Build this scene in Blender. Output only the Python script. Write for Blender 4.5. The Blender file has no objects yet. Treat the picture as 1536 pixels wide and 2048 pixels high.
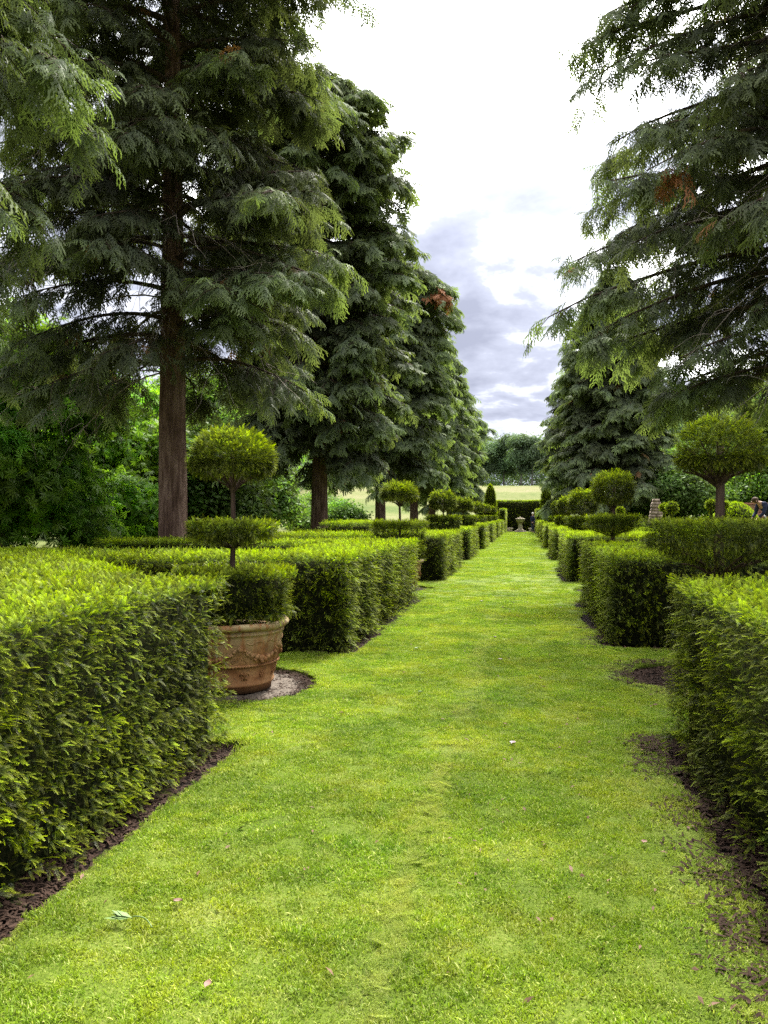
import bpy, math, random
import numpy as np
from mathutils import Vector, Matrix

random.seed(7)
RNG = np.random.default_rng(7)
R = math.radians
scene = bpy.context.scene
col = scene.collection

# ------------------------------------------------------------------ camera
EYE = 1.55
YAW = R(10.4)
cam_d = bpy.data.cameras.new('camera')
cam_d.sensor_fit = 'VERTICAL'
cam_d.sensor_height = 24.0
cam_d.lens = 18.0
cam_d.clip_start = 0.05
cam_d.clip_end = 3000
cam = bpy.data.objects.new('camera', cam_d)
cam.location = (0, 0, EYE)
cam.rotation_euler = (R(90.22), 0, YAW)
col.objects.link(cam)
scene.camera = cam

# ------------------------------------------------------------------ light
SUN_EL, SUN_AZ = R(52), R(12)          # azimuth measured from +Y towards +X
sd = Vector((math.sin(SUN_AZ)*math.cos(SUN_EL), math.cos(SUN_AZ)*math.cos(SUN_EL), math.sin(SUN_EL)))
sun_d = bpy.data.lights.new('sun', 'SUN')
sun_d.energy = 2.1
sun_d.angle = R(8)
sun_d.color = (1.0, 0.95, 0.86)
sun = bpy.data.objects.new('sun', sun_d)
sun.rotation_euler = sd.to_track_quat('Z', 'Y').to_euler()
sun.location = (0, 30, 60)
col.objects.link(sun)

world = bpy.data.worlds.new('World')
scene.world = world
world.use_nodes = True
wt = world.node_tree
wt.nodes.clear()
class NT:
    def __init__(s, t): s.t = t
    def n(s, typ, **kw):
        nd = s.t.nodes.new(typ)
        for k, v in kw.items():
            if k == 'ins':
                for kk, vv in v.items():
                    nd.inputs[kk].default_value = vv
            else: setattr(nd, k, v)
        return nd
    def l(s, a, b): s.t.links.new(a, b)
    def math(s, op, a, b=None, c=None, clamp=False):
        nd = s.n('ShaderNodeMath', operation=op, use_clamp=clamp)
        for i, v in enumerate((a, b, c)):
            if v is None: continue
            if isinstance(v, (int, float)): nd.inputs[i].default_value = v
            else: s.l(v, nd.inputs[i])
        return nd.outputs[0]
    def ramp(s, fac, stops, interp='LINEAR'):
        nd = s.n('ShaderNodeValToRGB')
        cr = nd.color_ramp
        cr.interpolation = interp
        while len(cr.elements) < len(stops): cr.elements.new(0.5)
        for e, (p, c) in zip(cr.elements, stops):
            e.position = p
            e.color = (*c, 1) if len(c) == 3 else c
        s.l(fac, nd.inputs[0])
        return nd.outputs[0]
    def mix(s, fac, a, b, blend='MIX'):
        nd = s.n('ShaderNodeMix', data_type='RGBA', blend_type=blend)
        for i, v in ((0, fac), (6, a), (7, b)):
            if isinstance(v, (int, float)): nd.inputs[i].default_value = v
            elif isinstance(v, tuple): nd.inputs[i].default_value = (*v, 1)
            else: s.l(v, nd.inputs[i])
        return nd.outputs[2]
w = NT(wt)
tc = w.n('ShaderNodeTexCoord')
sep = w.n('ShaderNodeSeparateXYZ'); w.l(tc.outputs['Generated'], sep.inputs[0])
sky = w.n('ShaderNodeTexSky', sky_type='NISHITA', sun_disc=False)
sky.sun_elevation = SUN_EL
sky.sun_rotation = SUN_AZ
sky.air_density = 1.0; sky.dust_density = 2.0
zc = w.math('MAXIMUM', sep.outputs[2], 0.0)
zz = w.math('ADD', zc, 0.22)
px = w.math('DIVIDE', sep.outputs[0], zz)
py = w.math('DIVIDE', sep.outputs[1], zz)
cmb = w.n('ShaderNodeCombineXYZ'); w.l(px, cmb.inputs[0]); w.l(py, cmb.inputs[1])
mp = w.n('ShaderNodeMapping', ins={'Location': (3.35, 1.9, 0.4), 'Scale': (1.0, 1.0, 1.0)})
w.l(cmb.outputs[0], mp.inputs[0])
nz = w.n('ShaderNodeTexNoise', ins={'Scale': 2.7, 'Detail': 10.0, 'Roughness': 0.56, 'Distortion': 0.15})
w.l(mp.outputs[0], nz.inputs[0])
nz2 = w.n('ShaderNodeTexNoise', ins={'Scale': 0.45, 'Detail': 3.0})
w.l(mp.outputs[0], nz2.inputs[0])
# sun-side glow of the thin overcast
dot = w.n('ShaderNodeVectorMath', operation='DOT_PRODUCT'); dot.inputs[1].default_value = sd
nrm = w.n('ShaderNodeVectorMath', operation='NORMALIZE'); w.l(tc.outputs['Generated'], nrm.inputs[0])
w.l(nrm.outputs[0], dot.inputs[0])
glow = w.math('POWER', w.math('MAXIMUM', dot.outputs['Value'], 0.0), 15.0)
# cloud thickness: darker undersides where the noise is high, washed out near the sun
thick = w.math('MULTIPLY_ADD', nz.outputs[0], 1.45, w.math('MULTIPLY_ADD', nz2.outputs[0], 0.15, -0.225))
low = w.math('MULTIPLY', w.math('POWER', w.math('SUBTRACT', 1.0, zc), 2.0), 0.26)
thick = w.math('ADD', w.math('SUBTRACT', thick, w.math('MULTIPLY', glow, 0.8)), low)
cl = w.ramp(thick, [(0.50, (1.0, 1.0, 1.0)), (0.60, (0.34, 0.35, 0.385)), (0.74, (0.165, 0.175, 0.215)), (0.92, (0.115, 0.123, 0.158))])
nsky = w.n('ShaderNodeVectorMath', operation='SCALE'); w.l(sky.outputs[0], nsky.inputs[0]); nsky.inputs['Scale'].default_value = 0.05
cover = w.ramp(thick, [(0.22, (0, 0, 0)), (0.34, (1, 1, 1))])
cloud = w.n('ShaderNodeVectorMath', operation='SCALE'); w.l(cl, cloud.inputs[0])
w.l(w.math('MULTIPLY_ADD', glow, 3.2, 0.72), cloud.inputs['Scale'])
both = w.mix(w.math('MAXIMUM', cover, 0.8), nsky.outputs[0], cloud.outputs[0])
bg = w.n('ShaderNodeBackground', ins={'Strength': 1.0})
w.l(both, bg.inputs[0])
wo = w.n('ShaderNodeOutputWorld'); w.l(bg.outputs[0], wo.inputs[0])
world.cycles.sampling_method = 'MANUAL'
world.cycles.sample_map_resolution = 512

scene.view_settings.view_transform = 'Standard'
scene.view_settings.look = 'None'
scene.view_settings.gamma = 1.0
scene.view_settings.use_curve_mapping = False
scene.view_settings.exposure = 2.6
scene.render.engine = 'CYCLES'
cy = scene.cycles
cy.max_bounces = 8; cy.diffuse_bounces = 5; cy.glossy_bounces = 2
cy.transmission_bounces = 5; cy.transparent_max_bounces = 6; cy.volume_bounces = 0
cy.use_denoising = False
cy.sample_clamp_direct = 4.0
cy.sample_clamp_indirect = 1.5
cy.denoiser = 'OPENIMAGEDENOISE'
cy.caustics_reflective = False; cy.caustics_refractive = False
cy.use_adaptive_sampling = False

# ------------------------------------------------------------------ noise
_P = RNG.random((64, 64, 64))
def vnoise(p, s=1.0):
    q = np.asarray(p, float) * s + 1000.0
    i = np.floor(q).astype(int); f = q - i
    f = f*f*(3-2*f)
    i0 = i % 64; i1 = (i+1) % 64
    g = lambda a, b, c: _P[a, b, c]
    x0, y0, z0 = i0[..., 0], i0[..., 1], i0[..., 2]
    x1, y1, z1 = i1[..., 0], i1[..., 1], i1[..., 2]
    fx, fy, fz = f[..., 0], f[..., 1], f[..., 2]
    a = g(x0,y0,z0)*(1-fx)+g(x1,y0,z0)*fx
    b = g(x0,y1,z0)*(1-fx)+g(x1,y1,z0)*fx
    c = g(x0,y0,z1)*(1-fx)+g(x1,y0,z1)*fx
    d = g(x0,y1,z1)*(1-fx)+g(x1,y1,z1)*fx
    return ((a*(1-fy)+b*fy)*(1-fz)+(c*(1-fy)+d*fy)*fz)*2-1
def unit(v):
    return v / np.maximum(np.linalg.norm(v, axis=-1, keepdims=True), 1e-9)
def sstep(x, a, b):
    t = np.clip((x-a)/(b-a), 0, 1); return t*t*(3-2*t)

# ------------------------------------------------------------------ mesh helpers
def mesh_np(name, verts, quads=None, tris=None, smooth=False, attrs=None):
    me = bpy.data.meshes.new(name)
    verts = np.asarray(verts, np.float32).reshape(-1, 3)
    nq = 0 if quads is None else len(quads); nt = 0 if tris is None else len(tris)
    me.vertices.add(len(verts)); me.vertices.foreach_set('co', verts.ravel())
    if nq + nt:
        idx = []; starts = []
        if nq:
            q = np.asarray(quads, np.int32).reshape(-1, 4); idx.append(q.ravel()); starts.append(np.arange(nq)*4)
        if nt:
            t = np.asarray(tris, np.int32).reshape(-1, 3); idx.append(t.ravel()); starts.append(nq*4+np.arange(nt)*3)
        me.loops.add(nq*4+nt*3); me.loops.foreach_set('vertex_index', np.concatenate(idx).astype(np.int32))
        me.polygons.add(nq+nt); me.polygons.foreach_set('loop_start', np.concatenate(starts).astype(np.int32))
        if smooth: me.polygons.foreach_set('use_smooth', np.ones(nq+nt, bool))
    for k, v in (attrs or {}).items():
        a = me.attributes.new(k, 'FLOAT', 'POINT'); a.data.foreach_set('value', np.asarray(v, np.float32))
    me.update(calc_edges=True)
    me.validate(clean_customdata=False)
    return me
def link(name, me, mat=None, parent=None, loc=None, kind=None):
    o = bpy.data.objects.new(name, me)
    if mat is not None and me is not None:
        me.materials.clear(); me.materials.append(mat)
    if loc is not None: o.location = loc
    if parent is not None: o.parent = parent
    if kind: o['kind'] = kind
    col.objects.link(o)
    return o
def tag(o, label=None, cat=None, group=None, kind=None):
    if label: o['label'] = label
    if cat: o['category'] = cat
    if group: o['group'] = group
    if kind: o['kind'] = kind
    return o
def empty(name, loc, label, cat, group=None, rz=0):
    o = bpy.data.objects.new(name, None); col.objects.link(o)
    o.location = loc; o.rotation_euler = (0, 0, rz); o.empty_display_size = .2
    return tag(o, label, cat, group)

class MB:
    def __init__(s): s.v = []; s.q = []; s.t = []; s.n = 0; s.a = []
    def add(s, v, q=None, t=None, a=None):
        v = np.asarray(v, float).reshape(-1, 3)
        if q is not None and len(q): s.q.append(np.asarray(q, int).reshape(-1, 4)+s.n)
        if t is not None and len(t): s.t.append(np.asarray(t, int).reshape(-1, 3)+s.n)
        s.v.append(v); s.n += len(v)
        s.a.append(np.zeros(len(v)) if a is None else np.broadcast_to(a, (len(v),)).astype(float))
        return s
    def mesh(s, name, smooth=False, attr=None):
        q = np.concatenate(s.q) if s.q else None; t = np.concatenate(s.t) if s.t else None
        return mesh_np(name, np.concatenate(s.v), q, t, smooth, {attr: np.concatenate(s.a)} if attr else None)
    def box(s, x0, x1, y0, y1, z0, z1, rz=0, c=None):
        v = np.array([(x, y, z) for z in (z0, z1) for y in (y0, y1) for x in (x0, x1)], float)
        if rz:
            cc = np.array(c if c else ((x0+x1)/2, (y0+y1)/2)); d = v[:, :2]-cc
            v[:, 0] = cc[0]+d[:, 0]*math.cos(rz)-d[:, 1]*math.sin(rz); v[:, 1] = cc[1]+d[:, 0]*math.sin(rz)+d[:, 1]*math.cos(rz)
        return s.add(v, [(0,2,3,1),(4,5,7,6),(0,1,5,4),(2,6,7,3),(0,4,6,2),(1,3,7,5)])
    def tubes(s, P, rad, S=6, cap=True, a=None):
        P = np.asarray(P, float); 
        if P.ndim == 2: P = P[None]
        N, K, _ = P.shape
        rad = np.broadcast_to(np.asarray(rad, float), (N, K))
        T = np.gradient(P, axis=1); T = unit(T)
        ref = np.where(np.abs(T[..., 2:3].mean(1, keepdims=True)) > .8, np.array([1., 0.13, 0]), np.array([0, 0.07, 1.]))
        U = unit(np.cross(T, np.broadcast_to(ref, T.shape))); V = np.cross(T, U)
        th = np.arange(S)/S*2*np.pi
        vv = P[:, :, None] + rad[:, :, None, None]*(U[:, :, None]*np.cos(th)[None, None, :, None]+V[:, :, None]*np.sin(th)[None, None, :, None])
        base = (np.arange(N)*K*S)[:, None, None] + (np.arange(K-1)*S)[None, :, None]
        i = np.arange(S)[None, None, :]; j = (i+1) % S
        q = np.stack([base+i, base+j, base+S+j, base+S+i], -1).reshape(-1, 4)
        t = None
        if cap and S >= 4 and N <= 60:
            t = []
            for n in range(N):
                for b, fl in ((n*K*S, 1), (n*K*S+(K-1)*S, 0)):
                    for k in range(1, S-1):
                        t.append((b, b+k+1, b+k) if fl else (b, b+k, b+k+1))
        return s.add(vv.reshape(-1, 3), q, t, a if a is None or np.isscalar(a) else np.repeat(np.asarray(a).reshape(-1), S))
    def lathe(s, prof, c=(0, 0, 0), seg=48, fn=None, cap=True):
        prof = np.asarray(prof, float); K = len(prof)
        th = np.arange(seg)/seg*2*np.pi
        r = prof[:, 0][:, None]; z = prof[:, 1][:, None]
        rr = np.broadcast_to(r, (K, seg)).copy(); z2 = np.broadcast_to(z, (K, seg)).copy()
        if fn is not None: rr, z2 = fn(rr, z2, np.broadcast_to(th, (K, seg)))
        v = np.stack([c[0]+rr*np.cos(th), c[1]+rr*np.sin(th), c[2]+z2], -1)
        i = np.arange(seg); j = (i+1) % seg; b = (np.arange(K-1)*seg)[:, None]
        q = np.stack([b+i, b+j, b+seg+j, b+seg+i], -1).reshape(-1, 4)
        vs = v.reshape(-1, 3); t = None
        if cap:
            n0 = len(vs); vs = np.vstack([vs, [[c[0], c[1], c[2]+prof[0, 1]]], [[c[0], c[1], c[2]+prof[-1, 1]]]])
            t = [(n0, jj, ii) for ii, jj in zip(i, j)] + [(n0+1, (K-1)*seg+ii, (K-1)*seg+jj) for ii, jj in zip(i, j)]
        return s.add(vs, q, t)
    def ball(s, c, r, nu=10, nv=7):
        r = np.broadcast_to(np.asarray(r, float), (3,))
        ph = np.linspace(0, np.pi, nv+1)[1:-1]; th = np.arange(nu)/nu*2*np.pi
        v = np.stack([np.outer(np.sin(ph), np.cos(th))*r[0], np.outer(np.sin(ph), np.sin(th))*r[1], np.outer(np.cos(ph), np.ones(nu))*r[2]], -1).reshape(-1, 3)
        v = np.vstack([v, [[0, 0, r[2]]], [[0, 0, -r[2]]]]) + np.asarray(c, float)
        i = np.arange(nu); j = (i+1) % nu; b = (np.arange(nv-2)*nu)[:, None]
        q = np.stack([b+i, b+nu+i, b+nu+j, b+j], -1).reshape(-1, 4)
        n = (nv-1)*nu
        t = [(n, ii, jj) for ii, jj in zip(i, j)] + [(n+1, (nv-2)*nu+jj, (nv-2)*nu+ii) for ii, jj in zip(i, j)]
        return s.add(v, q, t)

# ------------------------------------------------------------------ materials
def mat(name):
    m = bpy.data.materials.new(name); m.use_nodes = True; m.node_tree.nodes.clear()
    return m, NT(m.node_tree)
def fin(n, sh, disp=None):
    o = n.n('ShaderNodeOutputMaterial'); n.l(sh, o.inputs[0])
def bsdf(n, color, rough=0.8, bump=None, spec=0.3, metallic=0):
    b = n.n('ShaderNodeBsdfPrincipled', ins={'Roughness': rough, 'Specular IOR Level': spec, 'Metallic': metallic})
    if isinstance(color, tuple): b.inputs['Base Color'].default_value = (*color, 1)
    else: n.l(color, b.inputs['Base Color'])
    if bump is not None: n.l(bump, b.inputs['Normal'])
    return b.outputs[0]
def bumpn(n, h, strength=.5, dist=.02):
    b = n.n('ShaderNodeBump', ins={'Strength': strength, 'Distance': dist}); n.l(h, b.inputs['Height']); return b.outputs[0]
def noise(n, scale, detail=4, rough=.5, coord=None, dist=0, stretch=None):
    nz = n.n('ShaderNodeTexNoise', ins={'Scale': scale, 'Detail': detail, 'Roughness': rough, 'Distortion': dist})
    if coord is None:
        g = n.n('ShaderNodeNewGeometry'); coord = g.outputs['Position']
    if stretch:
        m_ = n.n('ShaderNodeMapping', ins={'Scale': stretch}); n.l(coord, m_.inputs[0]); coord = m_.outputs[0]
    n.l(coord, nz.inputs[0]); return nz.outputs[0]
def leaf_mat(name, old, new, dead=None, trans=.35, gloss=.06, rough=.45, patch=1.2, vary=.35, hsv=.5, power=1.0):
    """age attribute on the sprig (0 old growth, 1 new tips); tint per instance."""
    m, n = mat(name)
    age = n.n('ShaderNodeAttribute', attribute_name='age', attribute_type='GEOMETRY').outputs['Fac']
    tint = n.n('ShaderNodeAttribute', attribute_name='tint', attribute_type='INSTANCER').outputs['Fac']
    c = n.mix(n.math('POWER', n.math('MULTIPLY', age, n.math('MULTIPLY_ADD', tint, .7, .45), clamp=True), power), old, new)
    pn = noise(n, patch, 3)
    c2 = n.n('ShaderNodeHueSaturation'); n.l(c, c2.inputs['Color'])
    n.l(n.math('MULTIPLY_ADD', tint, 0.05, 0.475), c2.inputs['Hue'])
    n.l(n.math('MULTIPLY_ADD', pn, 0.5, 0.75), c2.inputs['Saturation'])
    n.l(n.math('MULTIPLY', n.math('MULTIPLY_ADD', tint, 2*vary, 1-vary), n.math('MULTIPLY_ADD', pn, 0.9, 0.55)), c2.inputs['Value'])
    c = c2.outputs[0]
    if dead is not None:
        dn = n.n('ShaderNodeAttribute', attribute_name='dead', attribute_type='INSTANCER').outputs['Fac']
        c = n.mix(dn, c, dead)
    d = n.n('ShaderNodeBsdfDiffuse'); n.l(c, d.inputs[0])
    t = n.n('ShaderNodeBsdfTranslucent')
    tcol = n.mix(0.5, c, (0.25, 0.42, 0.03), 'MIX') if trans > 0 else c
    n.l(n.mix(1.0, c, (1.25, 1.35, .55), 'MULTIPLY'), t.inputs[0])
    ms = n.n('ShaderNodeMixShader', ins={0: trans}); n.l(d.outputs[0], ms.inputs[1]); n.l(t.outputs[0], ms.inputs[2])
    g = n.n('ShaderNodeBsdfGlossy', ins={'Roughness': rough}); g.inputs[0].default_value = (1, 1, 1, 1)
    m2 = n.n('ShaderNodeMixShader', ins={0: gloss}); n.l(ms.outputs[0], m2.inputs[1]); n.l(g.outputs[0], m2.inputs[2])
    fin(n, m2.outputs[0]); return m

M = {}
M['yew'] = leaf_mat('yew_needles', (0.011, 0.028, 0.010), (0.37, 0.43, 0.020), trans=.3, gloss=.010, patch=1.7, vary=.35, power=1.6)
M['yewtop'] = M['yew']
M['cedar'] = leaf_mat('cedar_fronds', (0.062, 0.076, 0.050), (0.17, 0.20, 0.065), dead=(0.30, 0.13, 0.06), trans=.35, gloss=.010, patch=.5, vary=.45, power=1.0)
M['broad'] = leaf_mat('broad_leaves', (0.07, 0.15, 0.02), (0.22, 0.38, 0.03), trans=.5, gloss=.015, patch=.3, vary=.45)
M['pale'] = leaf_mat('pale_leaves', (0.07, 0.12, 0.03), (0.17, 0.27, 0.055), trans=.42, gloss=.01, patch=.25, vary=.35)
M['wood'] = leaf_mat('wood_leaves', (0.07, 0.11, 0.06), (0.13, 0.185, 0.085), trans=.35, gloss=.01, patch=.08, vary=.4)

def grass_mat():
    m, n = mat('grass_blades')
    tint = n.n('ShaderNodeAttribute', attribute_name='tint', attribute_type='INSTANCER').outputs['Fac']
    dry = n.n('ShaderNodeAttribute', attribute_name='dead', attribute_type='INSTANCER').outputs['Fac']
    age = n.n('ShaderNodeAttribute', attribute_name='age', attribute_type='GEOMETRY').outputs['Fac']
    p1 = noise(n, 1.3, 4, .6); p2 = noise(n, 9, 3, .6)
    c = n.ramp(n.math('ADD', n.math('MULTIPLY', p1, .6), n.math('MULTIPLY', p2, .4)),
               [(.36, (0.082, 0.175, 0.004)), (.48, (0.155, 0.25, 0.005)), (.62, (0.25, 0.30, 0.009))])
    dr = n.math('ADD', n.math('MULTIPLY', age, .22), n.math('GREATER_THAN', age, .88))
    dr = n.math('MAXIMUM', dr, n.math('MULTIPLY', dry, n.math('MULTIPLY_ADD', p2, 1.1, .15)), clamp=True)
    c = n.mix(n.math('MULTIPLY', dr, .6), c, (0.42, 0.40, 0.15))
    hv = n.n('ShaderNodeHueSaturation'); n.l(c, hv.inputs['Color']); n.l(n.math('MULTIPLY_ADD', tint, .45, n.math('MULTIPLY_ADD', age, .5, .5)), hv.inputs['Value'])
    d = n.n('ShaderNodeBsdfDiffuse'); n.l(hv.outputs[0], d.inputs[0])
    t = n.n('ShaderNodeBsdfTranslucent'); n.l(n.mix(1.0, hv.outputs[0], (1.2, 1.3, .5), 'MULTIPLY'), t.inputs[0])
    ms = n.n('ShaderNodeMixShader', ins={0: .35}); n.l(d.outputs[0], ms.inputs[1]); n.l(t.outputs[0], ms.inputs[2])
    g = n.n('ShaderNodeBsdfGlossy', ins={'Roughness': .5})
    m2 = n.n('ShaderNodeMixShader', ins={0: .012}); n.l(ms.outputs[0], m2.inputs[1]); n.l(g.outputs[0], m2.inputs[2])
    fin(n, m2.outputs[0]); return m
M['grass'] = grass_mat()
def m_lawn():
    m, n = mat('lawn_turf')
    a = noise(n, 1.3, 4, .6); b = noise(n, 60, 5, .7)
    c = n.ramp(n.math('ADD', n.math('MULTIPLY', a, .5), n.math('MULTIPLY', b, .5)),
               [(.3, (0.03, 0.045, 0.008)), (.5, (0.085, 0.125, 0.012)), (.68, (0.19, 0.21, 0.05))])
    fin(n, bsdf(n, c, .9, bumpn(n, b, .8, .02), .1)); return m
M['lawn'] = m_lawn()
def m_soil():
    m, n = mat('soil')
    a = noise(n, 45, 6, .7); b = noise(n, 3, 3)
    c = n.ramp(a, [(.3, (0.004, 0.003, 0.002)), (.52, (0.013, 0.008, 0.006)), (.72, (0.045, 0.028, 0.019))])
    fin(n, bsdf(n, c, .95, bumpn(n, a, 1, .03), .1)); return m
M['soil'] = m_soil()
def m_field():
    m, n = mat('meadow')
    a = noise(n, .035, 5, .6); b = noise(n, .9, 6, .7, stretch=(1, .5, 1)); e = noise(n, 6, 4, .7)
    v = n.math('ADD', n.math('MULTIPLY', a, .55), n.math('ADD', n.math('MULTIPLY', b, .3), n.math('MULTIPLY', e, .15)))
    c = n.ramp(v, [(.38, (0.05, 0.075, 0.017)), (.48, (0.085, 0.10, 0.030)), (.54, (0.11, 0.115, 0.045)), (.62, (0.14, 0.12, 0.07))])
    fin(n, bsdf(n, c, .95, bumpn(n, b, .5, .2), .05)); return m
M['field'] = m_field()
def m_bark(name, c0, c1, c2, sc=1.0):
    m, n = mat(name)
    tcn = n.n('ShaderNodeTexCoord')
    a = noise(n, 14*sc, 6, .65, coord=tcn.outputs['Object'], stretch=(1, 1, .12)); b = noise(n, 2.2, 4, coord=tcn.outputs['Object'])
    c = n.ramp(n.math('MULTIPLY_ADD', b, .35, n.math('MULTIPLY', a, .75)), [(.35, c0), (.52, c1), (.7, c2)])
    fin(n, bsdf(n, c, .92, bumpn(n, a, 1, .035), .1)); return m
M['cbark'] = m_bark('cedar_bark', (0.030, 0.017, 0.012), (0.11, 0.066, 0.048), (0.23, 0.155, 0.12))
M['twig'] = m_bark('twig_bark', (0.02, 0.014, 0.010), (0.06, 0.043, 0.03), (0.13, 0.10, 0.075))
M['deadtwig'] = m_bark('dead_twig_bark', (0.10, 0.08, 0.065), (0.24, 0.20, 0.17), (0.40, 0.35, 0.30))
M['ybark'] = m_bark('yew_bark', (0.018, 0.011, 0.008), (0.06, 0.038, 0.028), (0.14, 0.095, 0.07), 1.6)
M['gbark'] = m_bark('grey_bark', (0.06, 0.055, 0.045), (0.15, 0.14, 0.12), (0.3, 0.28, 0.25), .7)
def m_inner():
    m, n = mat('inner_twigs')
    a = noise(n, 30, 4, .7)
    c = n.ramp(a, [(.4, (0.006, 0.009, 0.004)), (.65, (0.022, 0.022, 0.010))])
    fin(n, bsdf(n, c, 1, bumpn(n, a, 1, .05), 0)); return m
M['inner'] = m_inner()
def m_terra():
    m, n = mat('terracotta')
    tcn = n.n('ShaderNodeTexCoord').outputs['Object']
    a = noise(n, 6, 5, .6, coord=tcn); b = noise(n, 26, 5, .7, coord=tcn); s = noise(n, 9, 4, .6, coord=tcn, stretch=(1, 1, .22))
    c = n.ramp(a, [(.35, (0.15, 0.060, 0.022)), (.5, (0.24, 0.112, 0.044)), (.65, (0.31, 0.17, 0.075))])
    sepz = n.n('ShaderNodeSeparateXYZ'); n.l(tcn, sepz.inputs[0])
    up = n.math('MULTIPLY_ADD', sepz.outputs[2], 2.6, -.75, clamp=True)
    lim = n.math('MULTIPLY', n.ramp(s, [(.42, (0, 0, 0)), (.52, (1, 1, 1))]), up)
    c = n.mix(n.math('MULTIPLY', lim, .85), c, (0.34, 0.28, 0.15))
    c = n.mix(n.ramp(b, [(.55, (0, 0, 0)), (.72, (1, 1, 1))]), c, (0.11, 0.075, 0.045))
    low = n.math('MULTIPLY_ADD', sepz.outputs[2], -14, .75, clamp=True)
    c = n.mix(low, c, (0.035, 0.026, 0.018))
    fin(n, bsdf(n, c, .8, bumpn(n, b, .35, .01), .2)); return m
M['terra'] = m_terra()
def m_stone(name='stone', c0=(0.16, 0.13, 0.09), c1=(0.33, 0.29, 0.21), c2=(0.48, 0.44, 0.34)):
    m, n = mat(name)
    tcn = n.n('ShaderNodeTexCoord').outputs['Object']
    a = noise(n, 5, 6, .65, coord=tcn)
    c = n.ramp(a, [(.35, c0), (.5, c1), (.65, c2)])
    fin(n, bsdf(n, c, .9, bumpn(n, a, .6, .03), .2)); return m
M['stone'] = m_stone()
M['oldstone'] = m_stone('old_stone', (0.07, 0.05, 0.04), (0.20, 0.155, 0.115), (0.33, 0.27, 0.21))
M['brick'] = m_stone('brick_clay', (0.17, 0.07, 0.045), (0.28, 0.13, 0.085), (0.38, 0.21, 0.15))
def plain(name, c, rough=.8, spec=.2, var=.25, sc=25):
    m, n = mat(name)
    tcn = n.n('ShaderNodeTexCoord').outputs['Object']
    a = noise(n, sc, 4, .6, coord=tcn)
    cc = n.ramp(a, [(.3, tuple(x*(1-var) for x in c)), (.7, tuple(min(1, x*(1+var)) for x in c))])
    fin(n, bsdf(n, cc, rough, bumpn(n, a, .2, .005), spec)); return m
M['navy'] = plain('navy_cloth', (0.022, 0.028, 0.065)); M['jean'] = plain('dark_denim', (0.03, 0.04, 0.07))
M['white'] = plain('white_cloth', (0.75, 0.74, 0.72), var=.08); M['skin'] = plain('skin', (0.5, 0.29, 0.2), .5, .4, .08)
M['hair_w'] = plain('white_hair', (0.6, 0.57, 0.52)); M['hair_b'] = plain('brown_hair', (0.06, 0.035, 0.02)); M['shoe'] = plain('shoe_leather', (0.25, 0.24, 0.22))
M['chips'] = plain('bark_chips', (0.034, 0.020, 0.014), .9, .1, .6, 60)
M['mat'] = plain('weed_mat', (0.085, 0.068, 0.052), .85, .2, .6, 40)
M['dleaf'] = plain('dry_leaf', (0.20, 0.12, 0.095), .7, .2, .3); M['bleaf'] = plain('brown_leaf', (0.12, 0.065, 0.04), .7, .2, .4)
M['petal'] = plain('pale_petal', (0.33, 0.25, 0.27), .6, .2, .15)
M['weed'] = plain('weed_green', (0.09, 0.15, 0.04), .6, .3, .3)

# ------------------------------------------------------------------ prototypes (kept outside the scene's collections)
def proto_coll(name, meshes, material):
    c = bpy.data.collections.new(name)
    for i, me in enumerate(meshes):
        me.materials.append(material)
        o = bpy.data.objects.new('%s_%02d' % (name, i), me); c.objects.link(o)
    return c
def needle_quads(p0, d, side, L, wd, up=None):
    """diamond needle from p0 along d, width along side"""
    m = p0 + d*L*.45
    return np.array([p0, m+side*wd*.5, p0+d*L, m-side*wd*.5])
def sprig(mb, p, d, nrm, L, pairs, nl, nw, a0, a1, rng, curve=.25):
    """one shoot: needles in two ranks either side of a stem bending along nrm"""
    d = d/np.linalg.norm(d); side = np.cross(d, nrm); side /= np.linalg.norm(side); up = np.cross(side, d)
    for k in range(pairs):
        t = (k+.5)/pairs
        pos = p + d*L*t - up*L*curve*t*t
        dd = d - up*2*curve*t; dd /= np.linalg.norm(dd)
        for sgn in (-1, 1):
            ang = R(62 - 28*t + rng.uniform(-9, 9))
            nd = dd*math.cos(ang) + side*sgn*math.sin(ang) + up*rng.uniform(.0, .3)
            nd /= np.linalg.norm(nd)
            w_ = np.cross(nd, up); w_ /= np.linalg.norm(w_)
            ln = nl*(1-.45*t)*rng.uniform(.8, 1.1)*(0.75 if k == 0 else 1)
            q = needle_quads(pos, nd, w_, ln, nw)
            a = a0+(a1-a0)*min(1, t*1.5)
            mb.add(q, [(0, 1, 2, 3)], None, [a*.8, a, a*1.0, a])
def make_yew(seed, n_side=4, pairs=11, L=.062, nl=.017, nw=.0036, spread=1.0):
    rng = random.Random(seed); mb = MB()
    main = np.array([rng.uniform(-.15, .15), rng.uniform(-.15, .15), 1.])
    sprig(mb, np.zeros(3)+main*.035, main, np.array([0, 1., 0]), L*1.15, pairs+1, nl, nw, .25, 1.0, rng, rng.uniform(.1, .45))
    for k in range(n_side):
        az = k/n_side*2*math.pi+rng.uniform(-.4, .4); tilt = R(rng.uniform(28, 62))*spread
        d = np.array([math.cos(az)*math.sin(tilt), math.sin(az)*math.sin(tilt), math.cos(tilt)])
        st = np.array([0, 0, rng.uniform(-.02, .04)])
        sprig(mb, st, d, np.array([rng.uniform(-.3, .3), 1., rng.uniform(-.1, .5)]), L*rng.uniform(.6, 1.1), max(4, int(pairs*rng.uniform(.7, 1))), nl*rng.uniform(.85, 1.05), nw, rng.uniform(.0, .25), rng.uniform(.35, 1.0), rng, rng.uniform(0, .5))
    return mb.mesh('yew_sprig', attr='age')
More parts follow.
